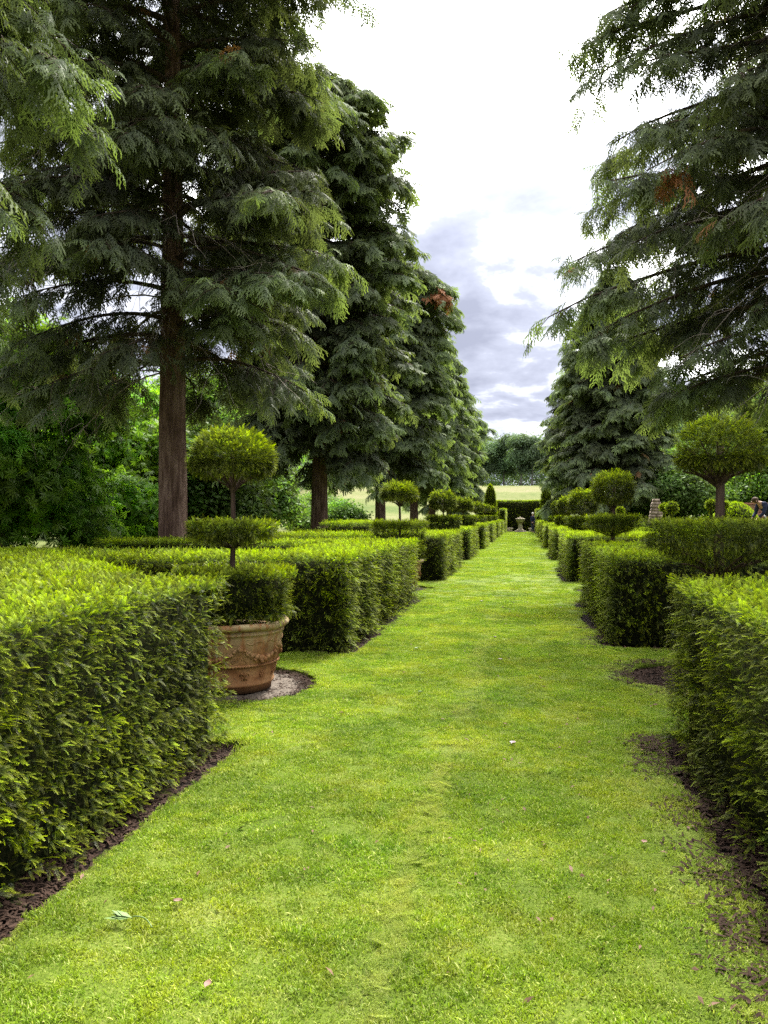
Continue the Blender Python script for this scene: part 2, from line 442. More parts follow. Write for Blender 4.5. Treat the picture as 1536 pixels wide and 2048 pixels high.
def make_frond(seed, L=.40, nb=7, wide=.17, fine=True):
    """flat cedar spray: a rib with alternate finger-like branchlets, each a toothed strip curling down at its tip"""
    rng = random.Random(seed); mb = MB()
    side = np.array([1., 0, 0]); up = np.array([0, 1., 0]); d0 = np.array([0, 0, 1.])
    cur = rng.uniform(.10, .35)
    def finger(p, d, s_, L, wd, a0, a1, droop, n):
        nrm = unit(np.cross(s_, d))
        if nrm[1] < 0: nrm = -nrm
        for k in range(n):
            t0 = k/n; t1 = min(1.0, t0+1.5/n)
            c0 = p+d*L*t0-up*L*droop*t0*t0; c1 = p+d*L*t1-up*L*droop*t1*t1
            ww = wd*(1-.55*t0)
            sg = 1 if k % 2 else -1
            q = np.array([c0, c0*.45+c1*.55+s_*sg*ww, c1+s_*sg*ww*.35, c0*.5+c1*.5-s_*sg*ww*.35])
            a = a0+(a1-a0)*t0
            mb.add(q, [(0, 1, 2, 3)], None, [a*.7, min(1, a+.1), min(1, a+.2), a*.8])
    for k in range(nb):
        t = (k+.7)/nb
        pos = d0*L*t-up*L*cur*t*t; dd = unit(d0-up*2*cur*t)
        for sg in (-1, 1):
            if rng.random() < .07: continue
            bd = unit(dd*rng.uniform(.55, .85)+side*sg*.75*(1-.35*t)-up*rng.uniform(0, .22))
            bl = wide*(.55+.75*math.sin(math.pi*min(1, .15+t*.85)))*rng.uniform(.75, 1.2)
            s2 = unit(np.cross(bd, up)+np.array([rng.uniform(-.2, .2), rng.uniform(-.3, .3), 0]))
            finger(pos, bd, s2, bl, bl*(.15 if fine else .22), .0+.25*t, .35+.65*t, rng.uniform(.15, .6), 6 if fine else 3)
    finger(d0*L*.75-up*L*cur*.56, unit(d0-up*2*cur), side, L*.35, L*.06, .3, 1, .2, 5 if fine else 3)
    P_ = np.array([d0*L*t-up*L*cur*t*t for t in (0, .35, .7, 1)])
    mb.tubes(P_, np.array([.004, .003, .002, .001])*L*2, 3, cap=False)
    return mb.mesh('cedar_frond', attr='age')
def make_leafclump(seed, n=14, size=.10, spread=.22, palm=False, lens=1.5):
    rng = random.Random(seed); mb = MB()
    for k in range(n):
        c = np.array([rng.gauss(0, 1), rng.gauss(0, 1), rng.gauss(0, .7)])*spread*.5
        nrm = unit(np.array([rng.gauss(0, .6), rng.gauss(0, .6), 1.]) + c/spread*.6)
        a = unit(np.cross(nrm, np.array([rng.gauss(0, 1), rng.gauss(0, 1), .01]))); b = np.cross(nrm, a)
        age = rng.random()
        m = 6 if palm else 1
        for j in range(m):
            th = (j-(m-1)/2)*.62 if palm else 0
            d = a*math.cos(th)+b*math.sin(th) - nrm*(.35 if palm else .1); s_ = np.cross(nrm, d)
            s_ = unit(s_); L = size*lens*(1-.3*abs(th)/2)*rng.uniform(.8, 1.15); W = size*(.34 if palm else .75)
            v = np.array([c, c+d*L*.6+s_*W*.5, c+d*L, c+d*L*.6-s_*W*.5])
            mb.add(v, [(0, 1, 2, 3)], None, age)
    return mb.mesh('leaf_clump', attr='age')
def make_turf(seed, n=340, size=.2, h=.026, wd=.0026, dry=.16, lay=.35):
    rng = np.random.default_rng(seed); mb = MB()
    p = np.c_[rng.uniform(-size/2, size/2, (n, 2)), np.zeros(n)]
    hh = h*rng.uniform(.45, 1.25, n); az = rng.uniform(0, 2*np.pi, n); ln = np.abs(rng.normal(0, lay, n))+.1
    d = np.c_[np.cos(az)*np.sin(ln), np.sin(az)*np.sin(ln), np.cos(ln)]
    az2 = az+np.pi/2+rng.normal(0, .4, n); s_ = np.c_[np.cos(az2), np.sin(az2), np.zeros(n)]*wd/2*rng.uniform(.7, 1.4, (n, 1))
    mid = p+d*hh[:, None]*.55; bend = np.c_[np.cos(az), np.sin(az), np.zeros(n)]*hh[:, None]*.28
    top = p+d*hh[:, None]+bend - np.array([0, 0, 1])*hh[:, None]*.1
    v = np.stack([p-s_, p+s_, mid+s_*.8, top, mid-s_*.8], 1)
    age = rng.random(n)*.86; age[rng.random(n) < dry] = 1.0
    b = np.arange(n)[:, None]*5
    mb.add(v.reshape(-1, 3), b+np.array([0, 1, 2, 4]), b+np.array([4, 2, 3]), np.repeat(age, 5))
    return mb.mesh('turf', attr='age')
C = {}
C['yew'] = proto_coll('yew_near', [make_yew(i, 3, 12, .058, .019, .0033) for i in range(8)], M['yew'])
C['yewmid'] = proto_coll('yew_mid', [make_yew(40+i, 4, 6, .075, .022, .0062) for i in range(5)], M['yew'])
C['yewfar'] = proto_coll('yew_far', [make_yew(60+i, 5, 4, .12, .045, .016) for i in range(4)], M['yew'])
C['frond'] = proto_coll('frond_near', [make_frond(i) for i in range(6)], M['cedar'])
C['frondfar'] = proto_coll('frond_far', [make_frond(80+i, .55, 6, .26, False) for i in range(5)], M['cedar'])
C['palm'] = proto_coll('palmate', [make_leafclump(i, 7, .15, .45, True) for i in range(5)], M['broad'])
C['broad'] = proto_coll('broad', [make_leafclump(10+i, 22, .10, .5) for i in range(5)], M['broad'])
C['pale'] = proto_coll('pale', [make_leafclump(20+i, 26, .12, .6) for i in range(5)], M['pale'])
C['wood'] = proto_coll('woodfar', [make_leafclump(30+i, 26, .34, 1.5) for i in range(5)], M['wood'])
C['turf'] = proto_coll('turf_near', [make_turf(i, 460, .2, .018, .0034, .09, .6) for i in range(8)], M['grass'])
C['turffar'] = proto_coll('turf_far', [make_turf(90+i, 620, .5, .022, .006, .09, .6) for i in range(5)], M['grass'])
def make_chips(seed, n=60, size=.25):
    rng = np.random.default_rng(seed); mb = MB()
    for k in range(n):
        c = np.array([rng.uniform(-size/2, size/2), rng.uniform(-size/2, size/2), rng.uniform(0, .012)])
        a = rng.uniform(0, 6.28); L = rng.uniform(.006, .02); W = rng.uniform(.003, .007)
        d = np.array([math.cos(a), math.sin(a), rng.uniform(-.4, .4)]); s_ = np.array([-math.sin(a), math.cos(a), rng.uniform(-.4, .4)])
        v = np.array([c-d*L-s_*W, c+d*L-s_*W*.6, c+d*L+s_*W, c-d*L+s_*W*.7])
        mb.add(v, [(0, 1, 2, 3)], None, rng.random())
    return mb.mesh('chips', attr='age')
C['chips'] = proto_coll('bark_chips', [make_chips(i) for i in range(4)], M['chips'])

_groups = {}
def gn_group(coll):
    if coll.name in _groups: return _groups[coll.name]
    g = bpy.data.node_groups.new('scatter_'+coll.name, 'GeometryNodeTree')
    g.interface.new_socket('Geometry', in_out='INPUT', socket_type='NodeSocketGeometry')
    g.interface.new_socket('Geometry', in_out='OUTPUT', socket_type='NodeSocketGeometry')
    N = g.nodes
    gi = N.new('NodeGroupInput'); go = N.new('NodeGroupOutput')
    ip = N.new('GeometryNodeInstanceOnPoints'); ci = N.new('GeometryNodeCollectionInfo')
    ci.inputs['Collection'].default_value = coll
    ci.inputs['Separate Children'].default_value = True; ci.inputs['Reset Children'].default_value = True
    def na(nm, ty):
        x = N.new('GeometryNodeInputNamedAttribute'); x.data_type = ty; x.inputs['Name'].default_value = nm
        return [o for o in x.outputs if o.enabled][0]
    g.links.new(gi.outputs[0], ip.inputs['Points'])
    g.links.new(ci.outputs[0], ip.inputs['Instance'])
    ip.inputs['Pick Instance'].default_value = True
    g.links.new(na('idx', 'INT'), ip.inputs['Instance Index'])
    g.links.new(na('rot', 'QUATERNION'), ip.inputs['Rotation'])
    g.links.new(na('scl', 'FLOAT'), ip.inputs['Scale'])
    g.links.new(ip.outputs[0], go.inputs[0])
    _groups[coll.name] = g
    return g
NINST = 0
def scatter(name, P, D, coll, parent=None, scale=1.0, svar=.25, tint=None, dead=None, roll=None, upref=None, kind='stuff', material=None, clump=.0):
    """P points, D main (+Z of prototype) directions. upref: wished direction of the prototype's +Y."""
    global NINST
    P = np.asarray(P, float); n = len(P); NINST += n
    D = unit(np.asarray(D, float))
    if upref is None:
        a = unit(np.cross(D, unit(RNG.normal(0, 1, (n, 3)))))
        y = a
    else:
        u = np.asarray(upref, float); u = np.broadcast_to(u, (n, 3)) + RNG.normal(0, .22, (n, 3))
        y = unit(u - D*np.sum(u*D, 1, keepdims=True))
    x = np.cross(y, D)
    Rm = np.stack([x, y, D], -1)  # columns
    tr = Rm[:, 0, 0]+Rm[:, 1, 1]+Rm[:, 2, 2]
    q = np.empty((n, 4))
    m00, m11, m22 = Rm[:, 0, 0], Rm[:, 1, 1], Rm[:, 2, 2]
    q[:, 0] = np.sqrt(np.maximum(0, 1+m00+m11+m22))/2
    q[:, 1] = np.copysign(np.sqrt(np.maximum(0, 1+m00-m11-m22))/2, Rm[:, 2, 1]-Rm[:, 1, 2])
    q[:, 2] = np.copysign(np.sqrt(np.maximum(0, 1-m00+m11-m22))/2, Rm[:, 0, 2]-Rm[:, 2, 0])
    q[:, 3] = np.copysign(np.sqrt(np.maximum(0, 1-m00-m11+m22))/2, Rm[:, 1, 0]-Rm[:, 0, 1])
    q = q/np.linalg.norm(q, axis=1, keepdims=True)
    me = bpy.data.meshes.new(name)
    if parent is not None:
        P = P - np.array(parent.location)
        if parent.rotation_euler.z:
            raise RuntimeError('rotated parent')
    me.vertices.add(n); me.vertices.foreach_set('co', P.astype(np.float32).ravel())
    me.attributes.new('rot', 'QUATERNION', 'POINT').data.foreach_set('value', q.astype(np.float32).ravel())
    s = np.asarray(scale)*RNG.uniform(1-svar, 1+svar, n)
    me.attributes.new('scl', 'FLOAT', 'POINT').data.foreach_set('value', s.astype(np.float32))
    me.attributes.new('idx', 'INT', 'POINT').data.foreach_set('value', RNG.integers(0, len(coll.objects), n).astype(np.int32))
    t = RNG.random(n) if tint is None else np.asarray(tint)
    me.attributes.new('tint', 'FLOAT', 'POINT').data.foreach_set('value', np.broadcast_to(t, (n,)).astype(np.float32))
    dd = np.zeros(n) if dead is None else np.broadcast_to(dead, (n,))
    me.attributes.new('dead', 'FLOAT', 'POINT').data.foreach_set('value', dd.astype(np.float32))
    o = link(name, me, None, parent, kind=kind)
    md = o.modifiers.new('scatter', 'NODES'); md.node_group = gn_group(coll)
    return o

# ================================================================== GROUND
def terrain_z(x, y):
    x = np.asarray(x, float); y = np.asarray(y, float)
    hill = 9.0*sstep(y, 84, 215) + .02*np.maximum(0, y-215)
    left = 5.2*sstep(-x, 16, 110)*sstep(y, 5, 90)
    bank = .62*sstep(x, 5.2, 6.8)*sstep(y, 18, 23)*(1-sstep(y, 62, 80))
    p = np.stack([x, y, np.zeros_like(x)], -1)
    far = sstep(np.maximum(np.abs(x)-12, y-80), 0, 20)
    return -.09 + np.maximum(hill, left) + bank + vnoise(p, .03)*.8*far + vnoise(p, .2)*.12*far
def grid_mesh(name, xs, ys, zf, smooth=True):
    X, Y = np.meshgrid(xs, ys); Z = zf(X, Y)
    v = np.stack([X, Y, Z], -1).reshape(-1, 3); nx = len(xs); ny = len(ys)
    i = (np.arange(ny-1)[:, None]*nx+np.arange(nx-1)[None, :]).ravel()
    return mesh_np(name, v, np.stack([i, i+1, i+nx+1, i+nx], -1), smooth=smooth)
xs = np.unique(np.r_[np.linspace(-900, -120, 14), np.linspace(-120, -12, 70), np.linspace(-12, 12, 40), np.linspace(12, 120, 60), np.linspace(120, 900, 14)])
ys = np.unique(np.r_[np.linspace(-400, -10, 12), np.linspace(-10, 90, 70), np.linspace(90, 260, 70), np.linspace(260, 1400, 20)])
link('ground', grid_mesh('ground', xs, ys, terrain_z), M['field'], kind='structure')

def bx_noise(y, s, seed): 
    y = np.asarray(y, float)
    return vnoise(np.stack([y, np.full_like(y, seed), np.full_like(y, .5)], -1), s)
LC = [6.75, 16.2, 24.9, 33.2, 41.8, 50.4, 59.0]        # recess centres, pot side
RC = [7.8, 16.5, 25.2, 33.9, 42.6, 51.3, 60.0]
LX, RX = -2.66, 1.83
LH = [(0.2, 5.05), (8.45, 14.5), (18, 23.4), (26.6, 31.4), (35, 40), (43.5, 48.6), (52.1, 57.2), (60.8, 66)]
RH = [(0.2, 5.75), (9.6, 14.6), (18.4, 23.4), (27, 32.2), (35.8, 41), (44.4, 49.6), (53, 58.2), (61.8, 67)]
def lawn_left(y):
    y = np.asarray(y, float)
    x = np.full_like(y, -1.86) + bx_noise(y, 1.6, 3.3)*.03
    for i, c in enumerate(LC):
        a, b = LH[i][1], LH[i+1][0]
        ins = sstep(y, a-.02, a+.22)*(1-sstep(y, b-.30, b-.06))
        x = x - ins*1.5
        dy = y-c; rr = .80
        m = np.abs(dy) < rr
        circ = LX + np.sqrt(np.maximum(0, rr*rr-dy*dy))
        x = np.where(m, np.maximum(x, circ), x)
    return x
def lawn_right(y):
    y = np.asarray(y, float)
    x = np.full_like(y, .86) + bx_noise(y, 1.8, 7.7)*.06 + bx_noise(y, 7, 9.1)*.02
    for i, c in enumerate(RC):
        a, b = RH[i][1], RH[i+1][0]
        ins = sstep(y, a-.1, a+.3)*(1-sstep(y, b-.45, b-.1))
        x = x + ins*1.2
        dy = y-c; rr = .85
        m = np.abs(dy) < rr
        circ = RX - np.sqrt(np.maximum(0, rr*rr-dy*dy))
        x = np.where(m, np.minimum(x, circ), x)
    return x
def lawn():
    ys = np.r_[np.arange(-1.5, 20, .03), np.arange(20, 71.6, .12)]
    L = lawn_left(ys); Rr = lawn_right(ys)
    nx = 34
    t = np.linspace(0, 1, nx)
    X = L[:, None]*(1-t)+Rr[:, None]*t; Y = np.repeat(ys[:, None], nx, 1)
    p = np.stack([X, Y, np.zeros_like(X)], -1)
    Z = vnoise(p, .9)*.012+vnoise(p, 5)*.004
    e = np.minimum(X-L[:, None], Rr[:, None]-X); Z -= .012*np.exp(-e/.05)
    top = np.stack([X, Y, Z], -1)
    sl = top[:, :1].copy(); sl[..., 2] = -.075; sl[..., 0] += .012
    sr = top[:, -1:].copy(); sr[..., 2] = -.075; sr[..., 0] -= .012
    V = np.concatenate([sl, top, sr], 1); n2 = nx+2; ny = len(ys)
    i = (np.arange(ny-1)[:, None]*n2+np.arange(n2-1)[None, :]).ravel()
    link('lawn', mesh_np('lawn', V.reshape(-1, 3), np.stack([i, i+1, i+n2+1, i+n2], -1), smooth=False), M['lawn'], kind='structure')
lawn()
def soil_z(x, y):
    p = np.stack([np.asarray(x, float), np.asarray(y, float), np.zeros_like(np.asarray(x, float))], -1)
    return -.058+vnoise(p, 6)*.008+vnoise(p, 22)*.004
for x0, x1 in ((-3.8, -1.7), (.6, 2.9)):
    link('soil', grid_mesh('soil', np.arange(x0, x1+.01, .05), np.r_[np.arange(-1, 12, .05), np.arange(12, 72, .3)], soil_z), M['soil'], kind='structure')

# grass on the lawn
def turf():
    pts = []
    st = .105
    gy = np.arange(.9, 17, st)
    for y in gy:
        a, b = float(lawn_left(y))+.02, float(lawn_right(y))-.0
        x = np.arange(a+.06, b-.04, st); pts.append(np.c_[x, np.full(len(x), y)])
    P = np.concatenate(pts); P += RNG.uniform(-.05, .05, P.shape)
    P[:, 0] = np.clip(P[:, 0], lawn_left(P[:, 1])+.085, lawn_right(P[:, 1])-.06)
    L = lawn_left(P[:, 1]); Rr = lawn_right(P[:, 1])
    # bare worn places along the hedge opposite the pot
    wear = sstep(P[:, 0], Rr-.55, Rr-.02)*.75 + .35*sstep(-(P[:, 0]-L), -.25, 0)
    wn = vnoise(np.c_[P, np.zeros(len(P))], 2.6)
    keep = RNG.random(len(P)) > wear*.75*(wn > -.05)*sstep(P[:, 0], Rr-.6, Rr)
    line = np.exp(-((P[:, 0]+.47-.03*np.sin(P[:, 1]*1.3))/.08)**2)*sstep(vnoise(np.c_[P, np.ones(len(P))], 1.1), -.3, .3)
    dry = np.clip(.9*wear+.45*sstep(wn, .25, .8) - .1 + 1.0*line, 0, 1)
    keep &= RNG.random(len(P)) > sstep(P[:, 1], 10, 17)
    P, dry = P[keep], dry[keep]
    n = len(P)
    z = vnoise(np.c_[P, np.zeros(n)], .9)*.012-.003
    D = np.c_[RNG.normal(0, .08, (n, 2)), np.ones(n)]
    a = scatter('grass', np.c_[P, z], D, C['turf'], scale=1.0, svar=.2, dead=dry, tint=np.clip(.5+.5*vnoise(np.c_[P, np.ones(n)], 3)+RNG.normal(0, .15, n), 0, 1))
    tag(a, 'short mown grass covering the near end of the lawn avenue', 'grass', kind='stuff')
    E = []
    for y in np.arange(.9, 9.5, .03):
        for k in range(2):
            E.append((float(lawn_left(y))+RNG.uniform(.0, .05), y)); E.append((float(lawn_right(y))-RNG.uniform(-.02, .07), y))
    E = np.array(E); m_ = len(E)
    e_ = scatter('grass', np.c_[E, np.full(m_, -.012)], np.c_[RNG.normal(0, .2, (m_, 2)), np.ones(m_)], C['turf'], scale=.34, svar=.3, dead=np.full(m_, .45))
    tag(e_, 'ragged fringe of grass along both cut edges of the lawn', 'grass', kind='stuff')
    pts = []
    for y in np.arange(9.6, 71, .25):
        s_ = .25
        a_, b_ = float(lawn_left(y))+.12, float(lawn_right(y))-.12
        x = np.arange(a_, b_, s_); pts.append(np.c_[x, np.full(len(x), y)])
    P = np.concatenate(pts); P += RNG.uniform(-.12, .12, P.shape); n = len(P)
    wn = vnoise(np.c_[P, np.zeros(n)], 1.3)
    kp = RNG.random(n) < sstep(P[:, 1], 9, 15); P = P[kp]; wn = wn[kp]; n = len(P)
    b = scatter('grass', np.c_[P, np.full(n, -.004)], np.c_[RNG.normal(0, .05, (n, 2)), np.ones(n)], C['turffar'], scale=.85, dead=np.clip(.3*sstep(wn, .3, .9), 0, 1))
    tag(b, 'short mown grass covering the far end of the lawn avenue', 'grass', kind='stuff')
turf()
def worn_line():
    n = 620; y = RNG.uniform(2.2, 11, n); keep = vnoise(np.c_[y, y*0, y*0+4], 1.5)+RNG.normal(0, .3, n) > -.25; y = y[keep]; n = len(y)
    x = -.47+.03*np.sin(y*1.3)+RNG.normal(0, .03, n)
    o = scatter('dry_grass', np.c_[x, y, np.full(n, .007)], np.c_[RNG.normal(0, .3, (n, 2)), np.ones(n)], C['turf'], scale=.34, svar=.35, dead=np.full(n, .8), tint=RNG.uniform(.4, .9, n))
    tag(o, 'faint pale worn line running up the middle of the lawn', 'grass', kind='stuff')
worn_line()
def lawn_bits():
    ms = []
    for k in range(4):
        mb = MB(); L = .010+.003*k; mb.add([(-L, -.003, .001), (L*.2, -.006, .005), (L, .001, .002), (0, .005, .004)], [(0, 1, 2, 3)], None, .5); ms.append(mb.mesh('bit', attr='age'))
    cc = proto_coll('lawn_bits', ms, M['bleaf'])
    n = 420; y = .9+13*RNG.random(n)**1.4; a = lawn_left(y); b = lawn_right(y); u = RNG.random(n); u = np.where(RNG.random(n) < .5, .55+.45*u, u)
    o = scatter('leaf_litter', np.c_[a+(b-a)*u, y, np.full(n, .013)], np.c_[RNG.normal(0, .4, (n, 2)), np.ones(n)], cc, svar=.6)
    tag(o, 'tiny brown leaf scraps and needles scattered over the lawn', 'litter', kind='stuff')
lawn_bits()
def chips():
    P = []
    for y in np.arange(.8, 11, .12):
        l, r = float(lawn_left(y)), float(lawn_right(y))
        for k in range(4): P.append((l-.02-RNG.uniform(0, .45), y+RNG.uniform(-.08, .08)))
        for k in range(5): P.append((r-.12+RNG.uniform(0, .5), y+RNG.uniform(-.08, .08)))
    P = np.array(P); n = len(P)
    inl = (P[:, 0] < lawn_right(P[:, 1])) & (P[:, 0] > lawn_left(P[:, 1]))
    z = np.where(inl, .004, -.052)
    o = scatter('bark_litter', np.c_[P, z], np.c_[np.zeros((n, 2)), np.ones(n)], C['chips'])
    tag(o, 'brown bark litter strewn on the soil below the hedges', 'litter', kind='stuff')
chips()

# ================================================================== HEDGES
def poly_area(p):
    x, y = p[:, 0], p[:, 1]; return .5*np.sum(x*np.roll(y, -1)-np.roll(x, -1)*y)
def in_poly(pts, poly):
    x, y = pts[:, 0], pts[:, 1]; c = np.zeros(len(pts), bool); n = len(poly); j = n-1
    for i in range(n):
        xi, yi = poly[i]; xj, yj = poly[j]
        m = ((yi > y) != (yj > y)) & (x < (xj-xi)*(y-yi)/(yj-yi+1e-12)+xi)
        c ^= m; j = i
    return c
def triangulate(poly):
    from mathutils.geometry import tessellate_polygon
    return tessellate_polygon([[Vector((p[0], p[1], 0)) for p in poly]])
def hedge(poly, h, dens, coll, label, z0=-.06, scale=1.0, cull=None, gap=0.03, side_cull=True, name='yew_hedge', cat='hedge', group=None, bump=.03, topd=1.0, material=None):
    poly = np.array(poly, float)
    if poly_area(poly) < 0: poly = poly[::-1]
    c = poly.mean(0)
    root = empty(name, (float(c[0]), float(c[1]), z0), label, cat, group)
    # inner mass of dark twigs, set back from the clipped face
    inset = .13*max(1, scale*.8)
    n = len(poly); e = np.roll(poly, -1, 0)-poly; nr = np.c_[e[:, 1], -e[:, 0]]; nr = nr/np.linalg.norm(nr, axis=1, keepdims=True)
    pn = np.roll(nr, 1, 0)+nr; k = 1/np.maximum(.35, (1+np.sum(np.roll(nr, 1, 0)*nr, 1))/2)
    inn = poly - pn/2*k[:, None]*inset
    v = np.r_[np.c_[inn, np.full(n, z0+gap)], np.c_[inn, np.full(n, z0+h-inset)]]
    v -= np.array([c[0], c[1], z0])
    q = [(i, (i+1) % n, n+(i+1) % n, n+i) for i in range(n)]
    tr = [(a+n, b+n, cc+n) for a, b, cc in triangulate(poly)]
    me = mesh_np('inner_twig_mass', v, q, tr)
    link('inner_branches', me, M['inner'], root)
    P = []; D = []
    for i in range(n):
        a = poly[i]; b = poly[(i+1) % n]; L = np.linalg.norm(b-a); N2 = nr[i]
        mid = (a+b)/2
        if side_cull and np.dot(N2, -mid) < -0.2*np.linalg.norm(mid): 
            m = int(L*h*dens*.15)
        else: m = int(L*h*dens)
        if m < 1: continue
        u = RNG.random(m); zz_ = RNG.random(m)**.95
        pts = np.c_[a+(b-a)*u[:, None], z0+gap+(h-gap)*zz_]
        d = np.c_[np.tile(N2, (m, 1)), np.zeros(m)]
        topb = np.exp(-(h-(pts[:, 2]-z0))/.06)[:, None]
        low = -.7*np.exp(-(pts[:, 2]-z0-gap)/.16)
        dd = d+np.array([0, 0, 1.])*(.12+.6*topb)+RNG.normal(0, .33, (m, 3))
        off = vnoise(pts, 1.6)*bump+vnoise(pts, 7)*bump*.7 - low*.06 + RNG.normal(0, .012, m) - .05*(RNG.random(m) < .35)
        pts = pts + d*(off-.075*scale)[:, None]
        kp = ~((vnoise(pts, 1.4)+.5*vnoise(pts, 4) < -.42) & (RNG.random(m) < .6)); pts, dd = pts[kp], dd[kp]
        P.append(pts); D.append(dd)
    area = abs(poly_area(poly)); m = int(area*dens*topd)
    lo = poly.min(0); hi = poly.max(0)
    cand = RNG.uniform(lo, hi, (int(m*np.prod(hi-lo)/area*1.02)+8, 2)); cand = cand[in_poly(cand, poly)]
    p3 = np.c_[cand, np.full(len(cand), z0+h)]
    off = vnoise(p3, 1.3)*bump*.8+vnoise(p3, 5)*bump*.5+RNG.normal(0, .012, len(cand))-.075*scale
    p3[:, 2] += off
    P.append(p3); D.append(np.c_[RNG.normal(0, .42, (len(cand), 2)), np.full(len(cand), .8)])
    P = np.concatenate(P); D = np.concatenate(D)
    npt = len(P)-len(cand)
    tn = np.clip(np.r_[RNG.normal(.42, .26, npt), RNG.normal(.74, .24, len(cand))]+.22*vnoise(P, 1.1), 0, 1)  # top shoots tinted lighter than sides: fresher growth plus overhead light in the colour
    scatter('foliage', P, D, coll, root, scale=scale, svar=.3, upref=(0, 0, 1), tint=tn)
    return root
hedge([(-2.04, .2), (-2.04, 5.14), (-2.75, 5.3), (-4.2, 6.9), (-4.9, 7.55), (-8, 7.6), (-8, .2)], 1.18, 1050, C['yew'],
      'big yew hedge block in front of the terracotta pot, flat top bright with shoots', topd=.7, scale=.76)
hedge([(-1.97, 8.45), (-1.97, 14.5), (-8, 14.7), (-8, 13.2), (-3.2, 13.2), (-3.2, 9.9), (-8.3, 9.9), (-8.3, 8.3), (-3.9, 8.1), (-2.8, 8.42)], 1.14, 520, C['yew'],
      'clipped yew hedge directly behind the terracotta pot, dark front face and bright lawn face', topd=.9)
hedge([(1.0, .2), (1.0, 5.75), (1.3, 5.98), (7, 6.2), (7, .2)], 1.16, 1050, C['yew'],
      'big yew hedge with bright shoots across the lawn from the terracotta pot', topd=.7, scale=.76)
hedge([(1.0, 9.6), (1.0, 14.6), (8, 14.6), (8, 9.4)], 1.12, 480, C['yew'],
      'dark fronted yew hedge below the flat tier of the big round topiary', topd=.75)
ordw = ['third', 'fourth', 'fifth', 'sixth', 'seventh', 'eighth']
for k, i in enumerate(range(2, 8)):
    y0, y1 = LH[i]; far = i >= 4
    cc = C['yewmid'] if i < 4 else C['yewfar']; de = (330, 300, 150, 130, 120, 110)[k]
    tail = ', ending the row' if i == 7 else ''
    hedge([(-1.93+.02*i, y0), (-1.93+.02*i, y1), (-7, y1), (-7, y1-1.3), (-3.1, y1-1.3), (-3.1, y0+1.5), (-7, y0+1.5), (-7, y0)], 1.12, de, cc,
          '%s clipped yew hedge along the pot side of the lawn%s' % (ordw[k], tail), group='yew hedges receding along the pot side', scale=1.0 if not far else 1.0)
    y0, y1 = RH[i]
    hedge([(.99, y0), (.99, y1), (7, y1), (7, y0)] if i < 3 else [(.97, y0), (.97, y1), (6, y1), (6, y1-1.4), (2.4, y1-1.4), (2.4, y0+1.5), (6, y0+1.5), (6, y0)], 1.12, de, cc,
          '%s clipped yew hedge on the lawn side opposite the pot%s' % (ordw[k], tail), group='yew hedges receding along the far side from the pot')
# loose blocks of the parterre beyond
hedge([(-5.0, 18.4), (-3.7, 18.4), (-3.7, 21), (-5, 21)], 1.42, 330, C['yewmid'], 'raised square yew block with a bright top beside the third redwood trunk', name='yew_block')
hedge([(-5.6, 15.6), (-3.4, 15.6), (-3.4, 17.0), (-5.6, 17.0)], 1.2, 330, C['yewmid'], 'low yew block just in front of the raised square block', name='yew_block')
hedge([(4.0, 15.8), (12, 15.8), (12, 17.2), (4.0, 17.2)], 1.3, 330, C['yewmid'], 'long low box hedge with a yellow green top crossing in front of the stone obelisk', name='box_hedge')
hedge([(4.6, 21), (14, 21), (14, 22.2), (4.6, 22.2)], 1.42, 260, C['yewmid'], 'thin clipped box hedge just under the yellow dome shrub', name='box_hedge')
# tall hedge closing the avenue, and its clipped columns
hedge([(-4.6, 74.6), (4.2, 74.6), (4.2, 76.4), (-4.6, 76.4)], 2.95, 95, C['yewfar'], 'tall dark hedge wall closing the avenue behind the stone urn', name='tall_hedge', scale=1.15, topd=1.6)
hedge([(-2.15, 67.5), (-1.72, 67.5), (-1.72, 73.5), (-2.15, 73.5)], 2.1, 110, C['yewfar'], 'narrow bright hedge return beside the urn on the pot side', name='narrow_hedge')
hedge([(1.0, 68.2), (1.5, 68.2), (1.5, 73), (1.0, 73)], 2.1, 110, C['yewfar'], 'narrow bright hedge return behind the standing visitor', name='narrow_hedge')

